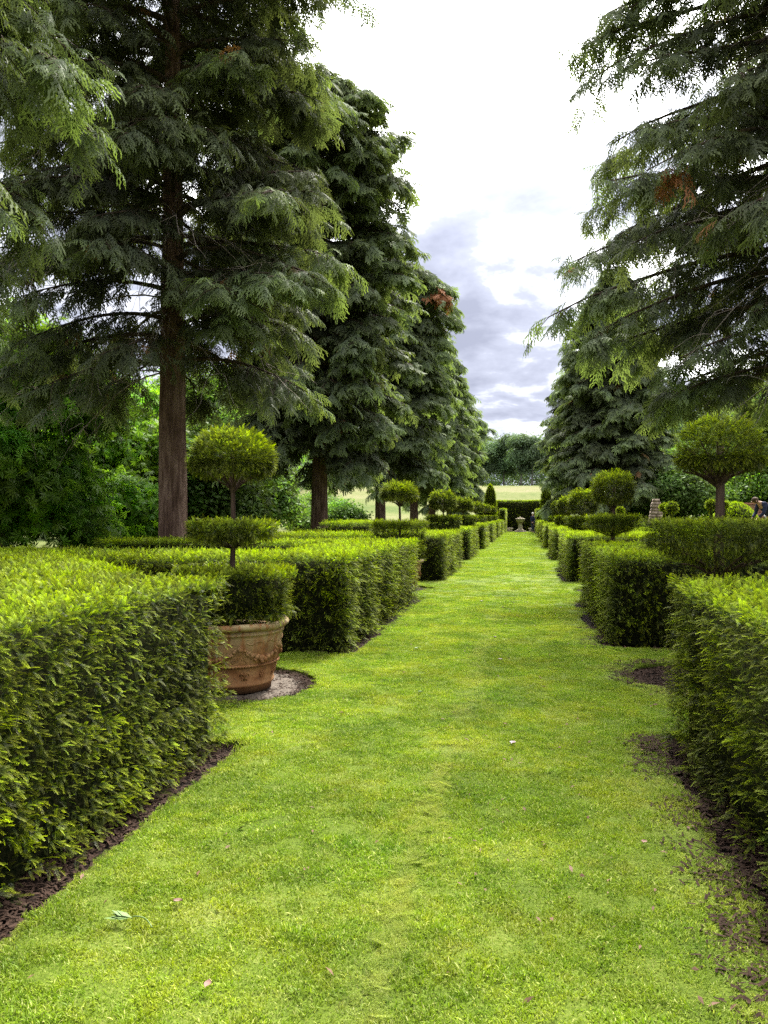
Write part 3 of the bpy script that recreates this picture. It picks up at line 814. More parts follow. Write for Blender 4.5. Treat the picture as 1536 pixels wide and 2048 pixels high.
# ================================================================== TOPIARY
def shell(fn, n):
    """fn(u1,u2,n) -> points, normals"""
    return fn(RNG.random(n), RNG.random(n))
def dome_pts(n, c, rx, ztop, zbot, flat=.35, skirt=1.0):
    """mushroom dome: half ellipsoid above, shallow cup below"""
    zc_ = zbot+(ztop-zbot)*flat
    d = unit(RNG.normal(0, 1, (n, 3)))
    r = np.where(d[:, 2] > 0, ztop-zc_, zc_-zbot)
    hk = np.maximum(.3, np.hypot(d[:, 0], d[:, 1]))**-.35
    P = np.c_[d[:, 0]*rx*hk, d[:, 1]*rx*hk, d[:, 2]*r]; Nn = unit(np.c_[d[:, 0]/rx, d[:, 1]/rx, d[:, 2]/r])
    return P+np.array([c[0], c[1], zc_]), Nn
def drum_pts(n, c, r, z0, z1, cup=.25, sq=0.0):
    """flat-topped tier, tapering below like a cup"""
    At = np.pi*r*r; As = 2*np.pi*r*(z1-z0); Ab = At*.8
    u = RNG.random(n)*(At+As+Ab); th = RNG.random(n)*2*np.pi
    rad = r*np.sqrt(RNG.random(n))
    k = 1.0 if not sq else (1/np.maximum(np.abs(np.cos(th-.6)), np.abs(np.sin(th-.6))))**sq
    top = u < At; side = (u >= At) & (u < At+As)
    ct, s_ = np.cos(th), np.sin(th)
    zz_ = z0+(z1-z0)*RNG.random(n)
    zs = np.where(top, z1, np.where(side, zz_, z0-cup*(1-rad/r)))
    rr = np.where(side, r*(1-.10*(z1-zz_)/(z1-z0)), rad)*k
    P = np.c_[c[0]+rr*ct, c[1]+rr*s_, zs]
    Nn = np.c_[np.where(side, ct, ct*.15), np.where(side, s_, s_*.15), np.where(top, 1, np.where(side, .05, -.8))]
    return P, unit(Nn)
def tier(name, P, Nn, root, dens_coll, scale, back=.10, label=None):
    n = len(P)
    off = vnoise(P, 7)*.022+RNG.normal(0, .012, n)
    P = P+Nn*(off-back*scale)[:, None]
    D = Nn+np.array([0, 0, .28])+RNG.normal(0, .3, (n, 3))
    o = scatter(name, P, D, dens_coll, root, scale=scale, svar=.28, upref=(0, 0, 1), tint=np.clip(.30+.28*np.maximum(Nn[:, 2], -.2)+RNG.normal(0, .2, n), 0, 1))  # upward sprigs tinted lighter: new growth and light from above put into colour
    if label: o['label'] = label
    return o
def topiary(x, y, z0, ball, tier2, cube, label, q=1.0, coll=None, limbs=10, tr=.03, cup2=.18, group='tiered yew topiary trees between the hedges', flat=.35, cs=1.0, ballsq=1.0):
    """ball=(r,zt,zb) tier2=(r,z1,z0) cube=(r,z1,z0) or None"""
    root = empty('topiary_tree', (x, y, z0), label, 'topiary tree', group)
    coll = coll or C['yew']
    mb = MB(); top = ball[1]-(ball[1]-ball[2])*.5
    zs = np.linspace(z0, top, 9); wob = np.c_[np.sin(zs*3+x)*.012, np.cos(zs*2.3+y)*.012]
    P = np.c_[x+wob[:, 0], y+wob[:, 1], zs]-np.array([x, y, z0])
    mb.tubes(P, np.linspace(tr*1.25, tr*.7, 9), 10)
    link('trunk', mb.mesh('topiary_trunk', True), M['ybark'], root)
    mb = MB(); K = 5
    def spread(zb, zt, r, n, up):
        for k in range(n):
            az = k*2.4+RNG.uniform(0, .5); rr = r*RNG.uniform(.55, .92); zz2 = RNG.uniform(.3, 1)*(zt-zb)*up
            t = np.linspace(0, 1, K)
            pp = np.c_[np.cos(az)*rr*t+wob[4, 0], np.sin(az)*rr*t+wob[4, 1], zb-z0+zz2*t**.8+np.sin(t*6+k)*.012]
            mb.tubes(pp, np.linspace(tr*.42, tr*.12, K), 5, cap=False)
    spread(ball[2]-.10, ball[1]-.12, ball[0], limbs+6, .8)
    spread(tier2[2]-cup2*.9, tier2[1]-.08, tier2[0], limbs, .9)
    if cube: spread(cube[2], cube[1]-.05, cube[0], 6, .8)
    link('limbs', mb.mesh('topiary_limbs', True), M['ybark'], root, kind='stuff')
    n = int(620*q*4*math.pi*ball[0]**2)
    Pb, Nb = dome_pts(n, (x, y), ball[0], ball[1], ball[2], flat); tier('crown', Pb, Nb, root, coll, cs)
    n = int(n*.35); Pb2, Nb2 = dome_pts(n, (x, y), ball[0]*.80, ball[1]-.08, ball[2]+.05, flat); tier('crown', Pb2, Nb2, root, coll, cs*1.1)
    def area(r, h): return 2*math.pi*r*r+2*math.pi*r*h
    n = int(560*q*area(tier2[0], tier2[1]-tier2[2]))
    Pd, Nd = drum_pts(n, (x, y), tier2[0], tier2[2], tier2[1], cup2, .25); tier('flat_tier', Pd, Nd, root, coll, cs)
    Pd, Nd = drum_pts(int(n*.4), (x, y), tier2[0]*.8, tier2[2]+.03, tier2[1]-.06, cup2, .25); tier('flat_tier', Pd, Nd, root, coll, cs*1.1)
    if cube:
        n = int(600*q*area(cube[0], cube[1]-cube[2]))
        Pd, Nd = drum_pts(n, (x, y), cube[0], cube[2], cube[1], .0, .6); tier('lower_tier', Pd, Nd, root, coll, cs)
        mbi = MB(); mbi.lathe([(cube[0]*.86, cube[2]+.02-z0), (cube[0]*.88, cube[1]-.08-z0)], seg=16)
        link('inner_branches', mbi.mesh('tier_core'), M['inner'], root)
    return root
topiary(-2.66, 6.73, -.03, (.42, 2.37, 1.86), (.42, 1.50, 1.33), (.54, 1.07, .62),
        'potted yew topiary with round head, flat tier and square base', q=1.7, tr=.026, flat=.30, cs=.78, cup2=.10)
topiary(1.83, 7.8, -.05, (.43, 2.50, 1.93), (.68, 1.50, 1.26), None, 'broad round headed yew topiary spreading over the hedge opposite the pot', q=1.5, tr=.05, cup2=.34, limbs=20, flat=.24, cs=.75)
topiary(-2.64, 16.2, -.05, (.42, 2.28, 1.83), (.60, 1.42, 1.02), (.5, .88, .56), 'yew topiary with a yellowish dome on a thin stem above a wide dark drum', q=.7, coll=C['yewmid'], flat=.3)
topiary(1.8, 16.5, -.05, (.46, 2.48, 1.75), (.55, 1.54, 1.28), None, 'bright green ball topiary over a cup shaped tier, in the second gap opposite the pot', q=.75, coll=C['yewmid'], tr=.045, cup2=.2, flat=.4)
dl = ['bright green dome topiary in the third gap on the pot side', 'olive ball topiary in the fourth gap on the pot side', 'small topiary ball in the fifth gap on the pot side',
      'small topiary ball in the sixth gap on the pot side', 'smallest topiary ball on the pot side, next to the tall column']
for i, c in enumerate(LC[2:]):
    topiary(-2.62, c, -.05, (.45, 2.35-.02*i, 1.72), (.56, 1.49, 1.16), None, dl[i], q=(.32 if i < 2 else .2), coll=C['yewfar'], flat=.35, limbs=6, cs=.8)
dl = ['brownish arch headed topiary beside two pale trunks', 'rounded yellow edged topiary just beyond the brownish arch headed one', 'third rounded topiary behind the brownish arch headed one',
      'fourth rounded topiary behind the brownish arch headed one', 'last rounded topiary near the standing visitor']
for i, c in enumerate(RC[2:]):
    topiary(1.85, c, -.05, (.48, 2.38-.02*i, 1.55), (.58, 1.47, 1.18), None, dl[i], q=(.32 if i < 2 else .2), coll=C['yewfar'], flat=.5, limbs=6, cs=.8)

# clipped tall columns near the urn
def column(x, y, r, h, label, coll, n, scale, name='clipped_column'):
    root = empty(name, (x, y, -.06), label, 'clipped conifer')
    u = RNG.random(n); th = RNG.random(n)*2*np.pi; z = u*h
    def prof(t): return r*np.clip((1-t**7), 0, 1)**.8*(1-.25*t)
    rr = prof(u)
    P = np.c_[x+rr*np.cos(th), y+rr*np.sin(th), z-.06]; Nn = unit(np.c_[np.cos(th), np.sin(th), .15+1.2*u**6])
    scatter('foliage', P-Nn*.08, Nn+RNG.normal(0, .3, (n, 3))+np.array([0, 0, .6]), coll, root, scale=scale)
    t = np.linspace(0, .97, 14); mb = MB(); mb.lathe(np.c_[prof(t)*.82+.01, t*h*.98], seg=14)
    link('inner_branches', mb.mesh('column_core'), M['inner'], root)
column(-2.65, 60.5, .55, 4.0, 'tall dark clipped conifer column at the end of the pot side row', C['yewfar'], 2400, 1.0)
column(1.75, 66, .55, 4.3, 'tall dark clipped conifer column behind the last rounded topiary', C['yewfar'], 2000, 1.0)

# ================================================================== CEDARS / REDWOODS
def limb_paths(H, z0, n, prof, droop, rng, up=.2, lean=0):
    out = []
    ga = rng.uniform(0, 6.28)
    for k in range(n):
        u = (k+rng.random())/n
        z = z0+(H-z0)*(u**.92); az = ga+k*2.39996+rng.normal(0, .25)
        bl = float(vnoise(np.array([math.cos(az)*1.5+H, math.sin(az)*1.5, z*.55]), 1.0))
        L = prof((z-z0)/(H-z0))*rng.uniform(.78, 1.05)*(1+.22*bl)
        out.append((z, az, L))
    return out
def conifer(x, y, H, Rmax, zlow, label, seed, trunk_r=.27, nprim=95, coll=None, fr=1.0, sec=True, dens=1.0, gapside=None, prof=None, deadfrac=.004, group='tall cedars flanking the lawn', droop=.33, patches=(), bare=None, taper=6.0, warm=0.0):
    rng = np.random.default_rng(seed)
    gz = float(terrain_z(x, y))
    root = empty('cedar_tree', (x, y, gz), label, 'cedar tree', group)
    coll = coll or C['frond']
    if prof is None:
        prof = lambda u: Rmax*np.clip(.72+1.1*u, 0, 1)*(1-.10*u)*np.clip((1.015-u)*taper, 0.02, 1)**.6
    # trunk with vertical ridges
    zs = np.linspace(0, H*.96, 46); rad = trunk_r*(1-zs/H)**.85+.02; rad[0] *= 1.35; rad[1] *= 1.12
    def ridge(rr, z2, th):
        p = np.stack([np.cos(th)*3.0, np.sin(th)*3.0, z2*.35], -1)
        return rr*(1+.10*vnoise(p+seed, 2.4)+.05*vnoise(p+seed, 6)), z2
    mb = MB(); mb.lathe(np.c_[rad, zs], seg=44, fn=ridge)
    link('trunk', mb.mesh('cedar_trunk', True), M['cbark'], root)
    lp = limb_paths(H, zlow, nprim, prof, droop, rng)
    K = 9; t = np.linspace(0, 1, K)
    z, az, L = [np.array(a) for a in zip(*lp)]
    N = len(z); hfrac = (z-zlow)/(H-zlow)
    ri = .2*rng.normal(0, 1, N); 
    azt = az[:, None]+ri[:, None]*t+.10*np.sin(t*5+az[:, None])
    hor = L[:, None]*(t*1.0)
    dz = L[:, None]*((.30+.15*hfrac[:, None])*t - (droop+.22+rng.uniform(-.08, .1, N)[:, None])*t**1.8 + .16*np.maximum(0, t-.7)**1)
    PP = np.stack([np.cos(azt)*hor, np.sin(azt)*hor, z[:, None]+dz], -1)
    PP[:, :, 2] = np.maximum(PP[:, :, 2], zlow-.9)
    r0 = np.clip(.018*L, .012, .08)
    mb = MB(); mb.tubes(PP, r0[:, None]*(1-.85*t)[None, :], 5, cap=False)
    # secondaries
    FP = []; FD = []; FU = []; FS = []
    SP = []; 
    for i in range(N):
        m = max(3, int(L[i]/.115*dens))
        ts = rng.uniform(.18, 1.0, m)
        for tt in ts:
            f = tt*(K-1); a = int(min(K-2, f)); fr_ = f-a
            p = PP[i, a]*(1-fr_)+PP[i, a+1]*fr_; d = unit(PP[i, a+1]-PP[i, a])
            sg = 1 if rng.random() < .5 else -1
            s_ = np.cross(d, (0, 0, 1.)); s_ = s_/max(1e-6, np.linalg.norm(s_))*sg
            ln = rng.uniform(.4, 1.15)*(1.15-.55*tt)*min(1, .35+L[i]/3.2)
            dirn = unit(d*.55+s_*.8+np.array([0, 0, -.05-rng.uniform(0, .3)]))
            q = np.array([p, p+dirn*ln*.5, p+dirn*ln+np.array([0, 0, -.22*ln])])
            SP.append(q)
            nf = 4
            for j in range(nf):
                u = (j+rng.random())/nf
                if tt < .45 and rng.random() < .35: continue
                pp = q[0]*(1-u)+q[2]*u+rng.normal(0, .07, 3)
                sg2 = 1 if rng.random() < .5 else -1
                fd = unit(dirn*.9+np.cross(dirn, (0, 0, 1.))*sg2*.65+np.array([0, 0, .05-.6*rng.random()])+rng.normal(0, .2, 3))
                FP.append(pp); FD.append(fd); FU.append((0, 0, 1.)); FS.append(.6+.5*rng.random())
        for tt in np.linspace(.35, 1, max(3, int(L[i]/.3*dens))):
            f = tt*(K-1); a = int(min(K-2, f)); fr_ = f-a
            p = PP[i, a]*(1-fr_)+PP[i, a+1]*fr_; d = unit(PP[i, a+1]-PP[i, a])
            FP.append(p); FD.append(unit(d+rng.normal(0, .25, 3)+np.array([0, 0, -.1]))); FU.append((0, 0, 1.)); FS.append(.9)
    SP = np.array(SP)
    if sec: mb.tubes(SP, np.array([.010, .007, .003])[None, :], 3, cap=False)
    link('branches', mb.mesh('cedar_branches', True), M['twig'], root, kind='stuff')
    FP = np.array(FP); FD = np.array(FD); FU = np.array(FU); FS = np.array(FS)
    # leader fronds at the very top
    if bare is not None:
        kp = ~bare(FP); kp |= rng.random(len(FP)) < .12
        FP, FD, FU, FS = FP[kp], FD[kp], FU[kp], FS[kp]
    n = len(FP)
    dead = (rng.random(n) < deadfrac).astype(float)*rng.uniform(.4, .9, n)
    W = FP+np.array([x, y, gz])
    for (c, r_) in patches:
        dead = np.where(np.linalg.norm(W-np.array(c), axis=1) < r_, 1.0, dead)
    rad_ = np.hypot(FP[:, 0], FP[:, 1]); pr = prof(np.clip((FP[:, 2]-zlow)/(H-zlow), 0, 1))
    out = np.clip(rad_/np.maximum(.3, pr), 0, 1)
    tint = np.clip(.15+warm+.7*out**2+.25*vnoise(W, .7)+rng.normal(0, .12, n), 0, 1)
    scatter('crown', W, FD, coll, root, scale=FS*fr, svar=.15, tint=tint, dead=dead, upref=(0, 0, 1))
    return root
# pot side row
conifer(-8.3, 5.9, 14, 4.0, 3.6, 'cedar overhanging the big hedge, its long fronds hanging into view with no trunk showing', 11, trunk_r=.3, nprim=190, dens=1.5, fr=.8)
def bare1(p): return (p[:, 2] < 5.2) & (np.hypot(p[:, 0], p[:, 1]) < 1.6)
conifer(-7.2, 14.9, 18.5, 4.0, 4.5, 'large cedar with a bare brown trunk rising beside the potted topiary', 12, trunk_r=.29, nprim=140, dens=1.1, bare=bare1,
        patches=[((-4.6, 13.4, 6.6), .45)], fr=1.1)
conifer(-7.2, 26.5, 17.2, 3.8, 3.7, 'second cedar, its brown trunk seen against the pale meadow', 13, warm=0.12, trunk_r=.29, nprim=150, dens=.9, coll=C['frondfar'], fr=.95)
conifer(-7.2, 38.2, 15.0, 3.9, 3.8, 'third cedar, trunk behind the yellowish domed topiary, orange dead tip near its top', 14, warm=0.22, trunk_r=.27, nprim=130, dens=.7, coll=C['frondfar'], fr=1.05, sec=False,
        patches=[((-4.3, 37.2, 12.2), .6)])
conifer(-7.1, 49.5, 14.0, 3.9, 3.6, 'fourth cedar of the pot side row, between the domed and the bright green topiary', 15, warm=0.3, trunk_r=.26, nprim=110, dens=.6, coll=C['frondfar'], fr=1.15, sec=False)
conifer(-7.0, 58.5, 13.0, 3.9, 3.5, 'fifth cedar of the pot side row, trunk behind the bright green dome topiary', 16, warm=0.35, trunk_r=.26, nprim=95, dens=.55, coll=C['frondfar'], fr=1.25, sec=False)
conifer(-6.9, 71, 12.5, 3.9, 2.6, 'last cedar of the pot side row, low and yellow green above the clipped column', 17, warm=0.35, trunk_r=.26, nprim=90, dens=.55, coll=C['frondfar'], fr=1.3, sec=False)
# far side row
prA = lambda u: 6.2*np.clip(1.0-.34*u-.5*u**4, .05, 1)*np.clip(.58+u*3.2, 0, 1)
def bareA(p): return (np.hypot(p[:, 0], p[:, 1]) < 1.8) & (p[:, 2] < 9)
conifer(6.4, 16.8, 19, 5.9, 4.3, 'huge dark cedar arching over the broad round headed topiary, patches of sky between its boughs', 21, trunk_r=.38, nprim=190, dens=.85, prof=prA, droop=.34, fr=1.15, bare=bareA,
        patches=[((2.6, 14.2, 7.6), .35), ((4.0, 13.2, 7.2), .35)])
conifer(5.6, 51, 17.5, 4.5, 2.6, 'dense cone of cedar hung to the ground behind the bright green ball topiary', 22, warm=0.15, trunk_r=.27, nprim=170, dens=.75, coll=C['frondfar'], fr=1.2, sec=False,
        prof=lambda u: 4.6*np.clip(1.0-.35*u-.6*u**4, .04, 1))
conifer(5.7, 70, 15, 4.3, 2.8, 'cedar mostly hidden behind the dense cone of cedar, only its pale trunk showing', 23, trunk_r=.27, nprim=90, dens=.5, coll=C['frondfar'], fr=1.3, sec=False)
# dead grey twigs on the near trunk
def dead_branch(p, d, L, label, n=14, seed=1):
    rng = np.random.default_rng(seed); mb = MB(); p = np.array(p, float); d = unit(np.array(d, float)); K = 7; t = np.linspace(0, 1, K)
    base = p+d*L*t[:, None]+np.c_[np.zeros(K), np.zeros(K), -.55*L*t**2]; base += rng.normal(0, .02, (K, 3))*t[:, None]
    mb.tubes(base, .020*(1-.75*t), 5)
    for k in range(n):
        a = rng.integers(1, K); q0 = base[a]; dd = unit(d+rng.normal(0, .7, 3)+np.array([0, 0, -.5])); l2 = L*rng.uniform(.2, .45); wv = rng.normal(0, 1, 3); sd2 = unit(np.cross(dd, wv))
        q = q0+dd*l2*t[:, None]+np.c_[np.zeros(K), np.zeros(K), -.5*l2*t**2]+sd2*(.12*l2*np.sin(t*rng.uniform(3, 7)))[:, None]+rng.normal(0, .02, (K, 3))*t[:, None]
        mb.tubes(q, .0065*(1-.7*t), 3)
    o = link('dead_branch', mb.mesh('dead_branch', True), M['deadtwig'], kind=None)
    return o
def more_dead(rt, az0, az1, z0_, z1_, n, L0, L1, seed):
    rng = np.random.default_rng(seed)
    for k in range(n):
        a = rng.uniform(az0, az1); z = rng.uniform(z0_, z1_); d = (math.cos(a), math.sin(a), rng.uniform(-.05, .35))
        o = dead_branch((math.cos(a)*.25, math.sin(a)*.25, z), d, rng.uniform(L0, L1), None, 12, seed+k); o.parent = rt; o['label'] = 'bare grey dead branch'
root1 = [o for o in bpy.data.objects if o.name.startswith('cedar_tree') and 'bare brown trunk' in o.get('label', '')][0]
rootA = [o for o in bpy.data.objects if o.name.startswith('cedar_tree') and 'huge dark' in o.get('label', '')][0]
for rt, arr in ((root1, [((0, -.2, 5.8), (.25, -1, -.3), 1.6), ((-.2, -.1, 5.2), (-1, -.5, .3), 2.2), ((.1, -.2, 6.2), (.6, -.7, .4), 1.3), ((-.2, 0, 4.8), (-1, -.25, .2), 3.0), ((.2, -.1, 6.0), (1, -.3, .3), 2.6), ((-.1, -.2, 6.6), (-.7, -.9, .3), 2.2)]),
                (rootA, [((-.3, -.2, 6.5), (-1, -.7, .1), 3.4), ((-.2, -.2, 5.4), (-.9, -1, .1), 3.0), ((-.1, -.2, 8.2), (-1, -.8, .2), 3.4), ((-.3, -.3, 7.2), (-.7, -1, .1), 3.2)])):
    for k, (p, d, L) in enumerate(arr):
        o = dead_branch(p, d, L, None, 16, k+5); o.parent = rt; o['label'] = 'bare grey dead branch'

more_dead(root1, R(165), R(300), 4.4, 9.5, 14, 1.9, 3.1, 900)
more_dead(root1, R(300), R(350), 4.8, 7.5, 5, 1.8, 2.6, 950)
more_dead(rootA, R(175), R(265), 5.0, 12, 9, 2.6, 4.0, 980)
# ================================================================== BROADLEAF TREES
def broadleaf(x, y, H, Rc, label, seed, coll, n, scale=1.0, trunk_r=.2, zlow=None, bark='gbark', name='leafy_tree', cat='tree', group=None, lobes=16, low=.25, ymat=None, trunk=True):
    rng = np.random.default_rng(seed); gz = float(terrain_z(x, y))
    root = empty(name, (x, y, gz), label, cat, group)
    cz = H*(low+(1-low)/2); hz = H*(1-low)/2
    c = unit(rng.normal(0, 1, (lobes, 3)))*np.array([Rc, Rc, hz])*rng.uniform(.35, .78, (lobes, 1))+np.array([0, 0, cz])
    rl = rng.uniform(.30, .5, lobes)*min(Rc, hz)
    if trunk:
        mb = MB(); zs = np.linspace(0, cz*1.05, 10)
        mb.tubes(np.c_[np.sin(zs*.6+seed)*.08, np.cos(zs*.5+seed)*.08, zs], trunk_r*(1-.55*zs/zs[-1]), 10)
        link('trunk', mb.mesh('leafy_trunk', True), M[bark], root)
        mb = MB(); t = np.linspace(0, 1, 6)[:, None]
        for k in range(lobes):
            p0 = np.array([0, 0, cz*rng.uniform(.35, .9)])
            mb.tubes(p0*(1-t)+c[k]*t+np.c_[np.zeros((6, 2)), np.sin(t*3.1)*.3], trunk_r*.35*(1-.8*t[:, 0]), 5, cap=False)
        link('limbs', mb.mesh('leafy_limbs', True), M[bark], root, kind='stuff')
    k = rng.integers(0, lobes, n); d = unit(rng.normal(0, 1, (n, 3))); d[:, 2] = np.where(d[:, 2] < -.3, -d[:, 2]*.6, d[:, 2])
    rr = rl[k]*rng.uniform(.65, 1.08, n)
    P = c[k]+d*rr[:, None]*np.array([1.15, 1.15, .8])
    P[:, 2] = np.maximum(P[:, 2], .2)
    W = P+np.array([x, y, gz])
    tint = np.clip(.45+.5*vnoise(W, .5)+rng.normal(0, .15, n), 0, 1)
    scatter('crown', W, unit(d*.6+np.array([0, 0, .8])+rng.normal(0, .3, (n, 3))), coll, root, scale=scale, tint=tint)
    return root
# horse chestnuts and shrubs behind the pot side row
bl = [(-13.5, 18.0, 7.5, 3.4, 'palm', 2600, 'horse chestnut with drooping hand shaped leaves just beside the bare cedar trunk'),
      (-19, 21, 8.5, 4.0, 'palm', 2800, 'dark horse chestnut at the outer edge behind the big hedge'),
      (-16.5, 26.5, 7.5, 3.8, 'palm', 2400, 'horse chestnut glowing bright green between the other two chestnuts'),
      (-23, 31, 8.5, 4.4, 'broad', 2200, 'taller dark tree rising behind the horse chestnuts'),
      (-13.6, 30.5, 6.0, 2.6, 'pale', 1700, 'pale yellow green tree glowing behind the bare cedar trunk'),
      (-16, 38, 11, 4.5, 'broad', 1900, 'mid green tree far behind the potted topiary head'),
      (-17.5, 48, 6.2, 3.0, 'pale', 1100, 'loose silvery tree between the first and second cedar trunks'),
      (-30, 44, 10, 5.5, 'broad', 2400, 'broad dark tree closing the view behind the chestnuts'),
      (-25, 62, 12, 5.5, 'pale', 1400, 'hazy pale tree standing in the meadow edge')]
for k, (x, y, H, rc, cl_, n, lb) in enumerate(bl):
    broadleaf(x, y, H, rc, lb, 200+k, C[cl_], int(n*1.7), scale=1.05 if cl_ == 'palm' else 1.3, low=.0, trunk_r=.16, name='chestnut_tree' if cl_ == 'palm' else 'leafy_tree', lobes=20)
for k, (x, y, H, rc, lb) in enumerate([(-15.5, 16.2, 3.6, 2.2, 'bright young chestnut bush in the middle of the shade behind the big hedge'),
                                       (-20.5, 17.5, 4.0, 2.6, 'dark chestnut bush at the outer edge behind the big hedge'), (-13, 22.5, 3.6, 2.3, 'chestnut bush glowing between two trunks behind the potted topiary')]):
    broadleaf(x, y, H, rc, lb, 250+k, C['palm'], 2000, scale=.95, low=.0, trunk_r=.05, name='chestnut_bush', cat='bush', lobes=16)
# low shrubs between the trunks on the meadow side
for k, (x, y, H, rc, lb) in enumerate([(-19, 66, 3.6, 2.6, 'low grey green thicket seen between second and third cedar trunks'), (-15.5, 60, 2.9, 2.0, 'pale flowering bush in the meadow under the second cedar'),
                                       (-24, 84, 4.5, 3.5, 'sunlit bush at the top of the pale meadow'), (-12.4, 52, 2.2, 1.6, 'small bright bush right of the second cedar trunk')]):
    lb = lb.replace('right of', 'beside')
    broadleaf(x, y, H, rc, lb, 300+k, C['pale'], 600, scale=1.2, low=.02, trunk_r=.07, name='meadow_bush', cat='bush', lobes=10)
# beyond the parterre opposite the pot
br = [(13.5, 44, 8.5, 3.2, 'pale', 1500, 'bright lime green tree behind the stem of the broad round headed topiary'),
      (17.5, 48, 7.5, 3.6, 'pale', 1500, 'spreading yellow green apple tree with a dark short trunk above the brick wall'),
      (15.8, 60, 11, 4.2, 'wood', 700, 'blue green drooping tree behind the small ball and cone shrubs'),
      (10.4, 56, 6.8, 2.6, 'pale', 1000, 'thin pale tree with visible grey stems behind the stone obelisk'),
      (12.5, 78, 14, 5.5, 'wood', 800, 'tall soft green tree rising behind the dense cone of cedar'),
      (23, 66, 13, 6.0, 'wood', 900, 'large mid green tree over the bent visitor'),
      (30, 75, 15, 7.0, 'wood', 900, 'broad green tree at the outer edge beyond the brick wall'),
      (8.6, 63, 7.5, 2.6, 'pale', 900, 'slender pale tree between the ball topiary and the obelisk'),
      (20, 95, 15, 7.0, 'wood', 700, 'misty tree farthest behind the parterre')]
for k, (x, y, H, rc, cl_, n, lb) in enumerate(br):
    broadleaf(x, y, H, rc, lb, 400+k, C[cl_], n, scale=1.25 if cl_ == 'pale' else .62, low=.08, trunk_r=.16, lobes=18)
for k, (x, y, H, rc, lb) in enumerate([(9.5, 49, 3.4, 2.2, 'low green shrub behind the stone obelisk'), (13.4, 52, 4.2, 2.6, 'dense green shrub behind the pair of cone shrubs'), (18.5, 55, 4.6, 3.0, 'dense shrub behind the yellow dome'),
                                       (24, 58, 5.0, 3.2, 'dark shrub bank above the brick wall'), (29, 62, 5.5, 3.6, 'shrub bank beyond the bent visitor'), (7.4, 57, 3.2, 2.0, 'pale shrub beside the bright green ball topiary')]):
    broadleaf(x, y, H, rc, lb, 450+k, C['broad' if k % 2 else 'pale'], 1500, scale=1.25, low=.0, trunk_r=.05, name='garden_shrub', cat='shrub', lobes=14)
# the wood on the hill: single trees along its edge, one mass behind
wl = ['pale round crowned', 'tall bluish', 'broad dark', 'narrow light green', 'spreading grey green', 'slim deep green']
k = 0
for x in np.arange(-34, 42, 4.6):
    xx = x+RNG.uniform(-1.2, 1.2); yy = 214+RNG.uniform(-4, 4)
    H = RNG.uniform(13.5, 17.5)
    broadleaf(float(xx), float(yy), H, RNG.uniform(3.4, 4.6), 'tall tree in the row along the wood edge on the hill beyond the urn', 500+k, C['wood'], 520, scale=1.0, low=.10, trunk_r=.28,
              name='woodland_tree', group='trees along the wood edge on the hill', lobes=14)
    k += 1
def far_wood():
    n = 9000
    P = np.c_[RNG.uniform(-140, 150, n), RNG.uniform(221, 262, n), np.zeros(n)]
    hgt = 15+2.5*vnoise(P*np.array([1, .3, 1]), .11)+1.5*vnoise(P, .4)
    P[:, 2] = terrain_z(P[:, 0], P[:, 1])+hgt*RNG.uniform(.0, 1, n)**.9
    o = scatter('woodland', P, np.c_[RNG.normal(0, .3, (n, 2)), np.ones(n)], C['wood'], scale=1.5)
    tag(o, 'dense hazy wood covering the hill crest behind the edge trees', 'woodland', kind='stuff')
    P = np.c_[RNG.uniform(-150, -40, 3500), RNG.uniform(120, 230, 3500), np.zeros(3500)]
    P[:, 0] -= (P[:, 1]-120)*.2
    P[:, 2] = terrain_z(P[:, 0], P[:, 1])+RNG.uniform(0, 13, 3500)
    o = scatter('woodland', P, np.c_[RNG.normal(0, .3, (3500, 2)), np.ones(3500)], C['wood'], scale=1.9)
    tag(o, 'distant wood on the slope beyond the meadow behind the pot side row', 'woodland', kind='stuff')
far_wood()

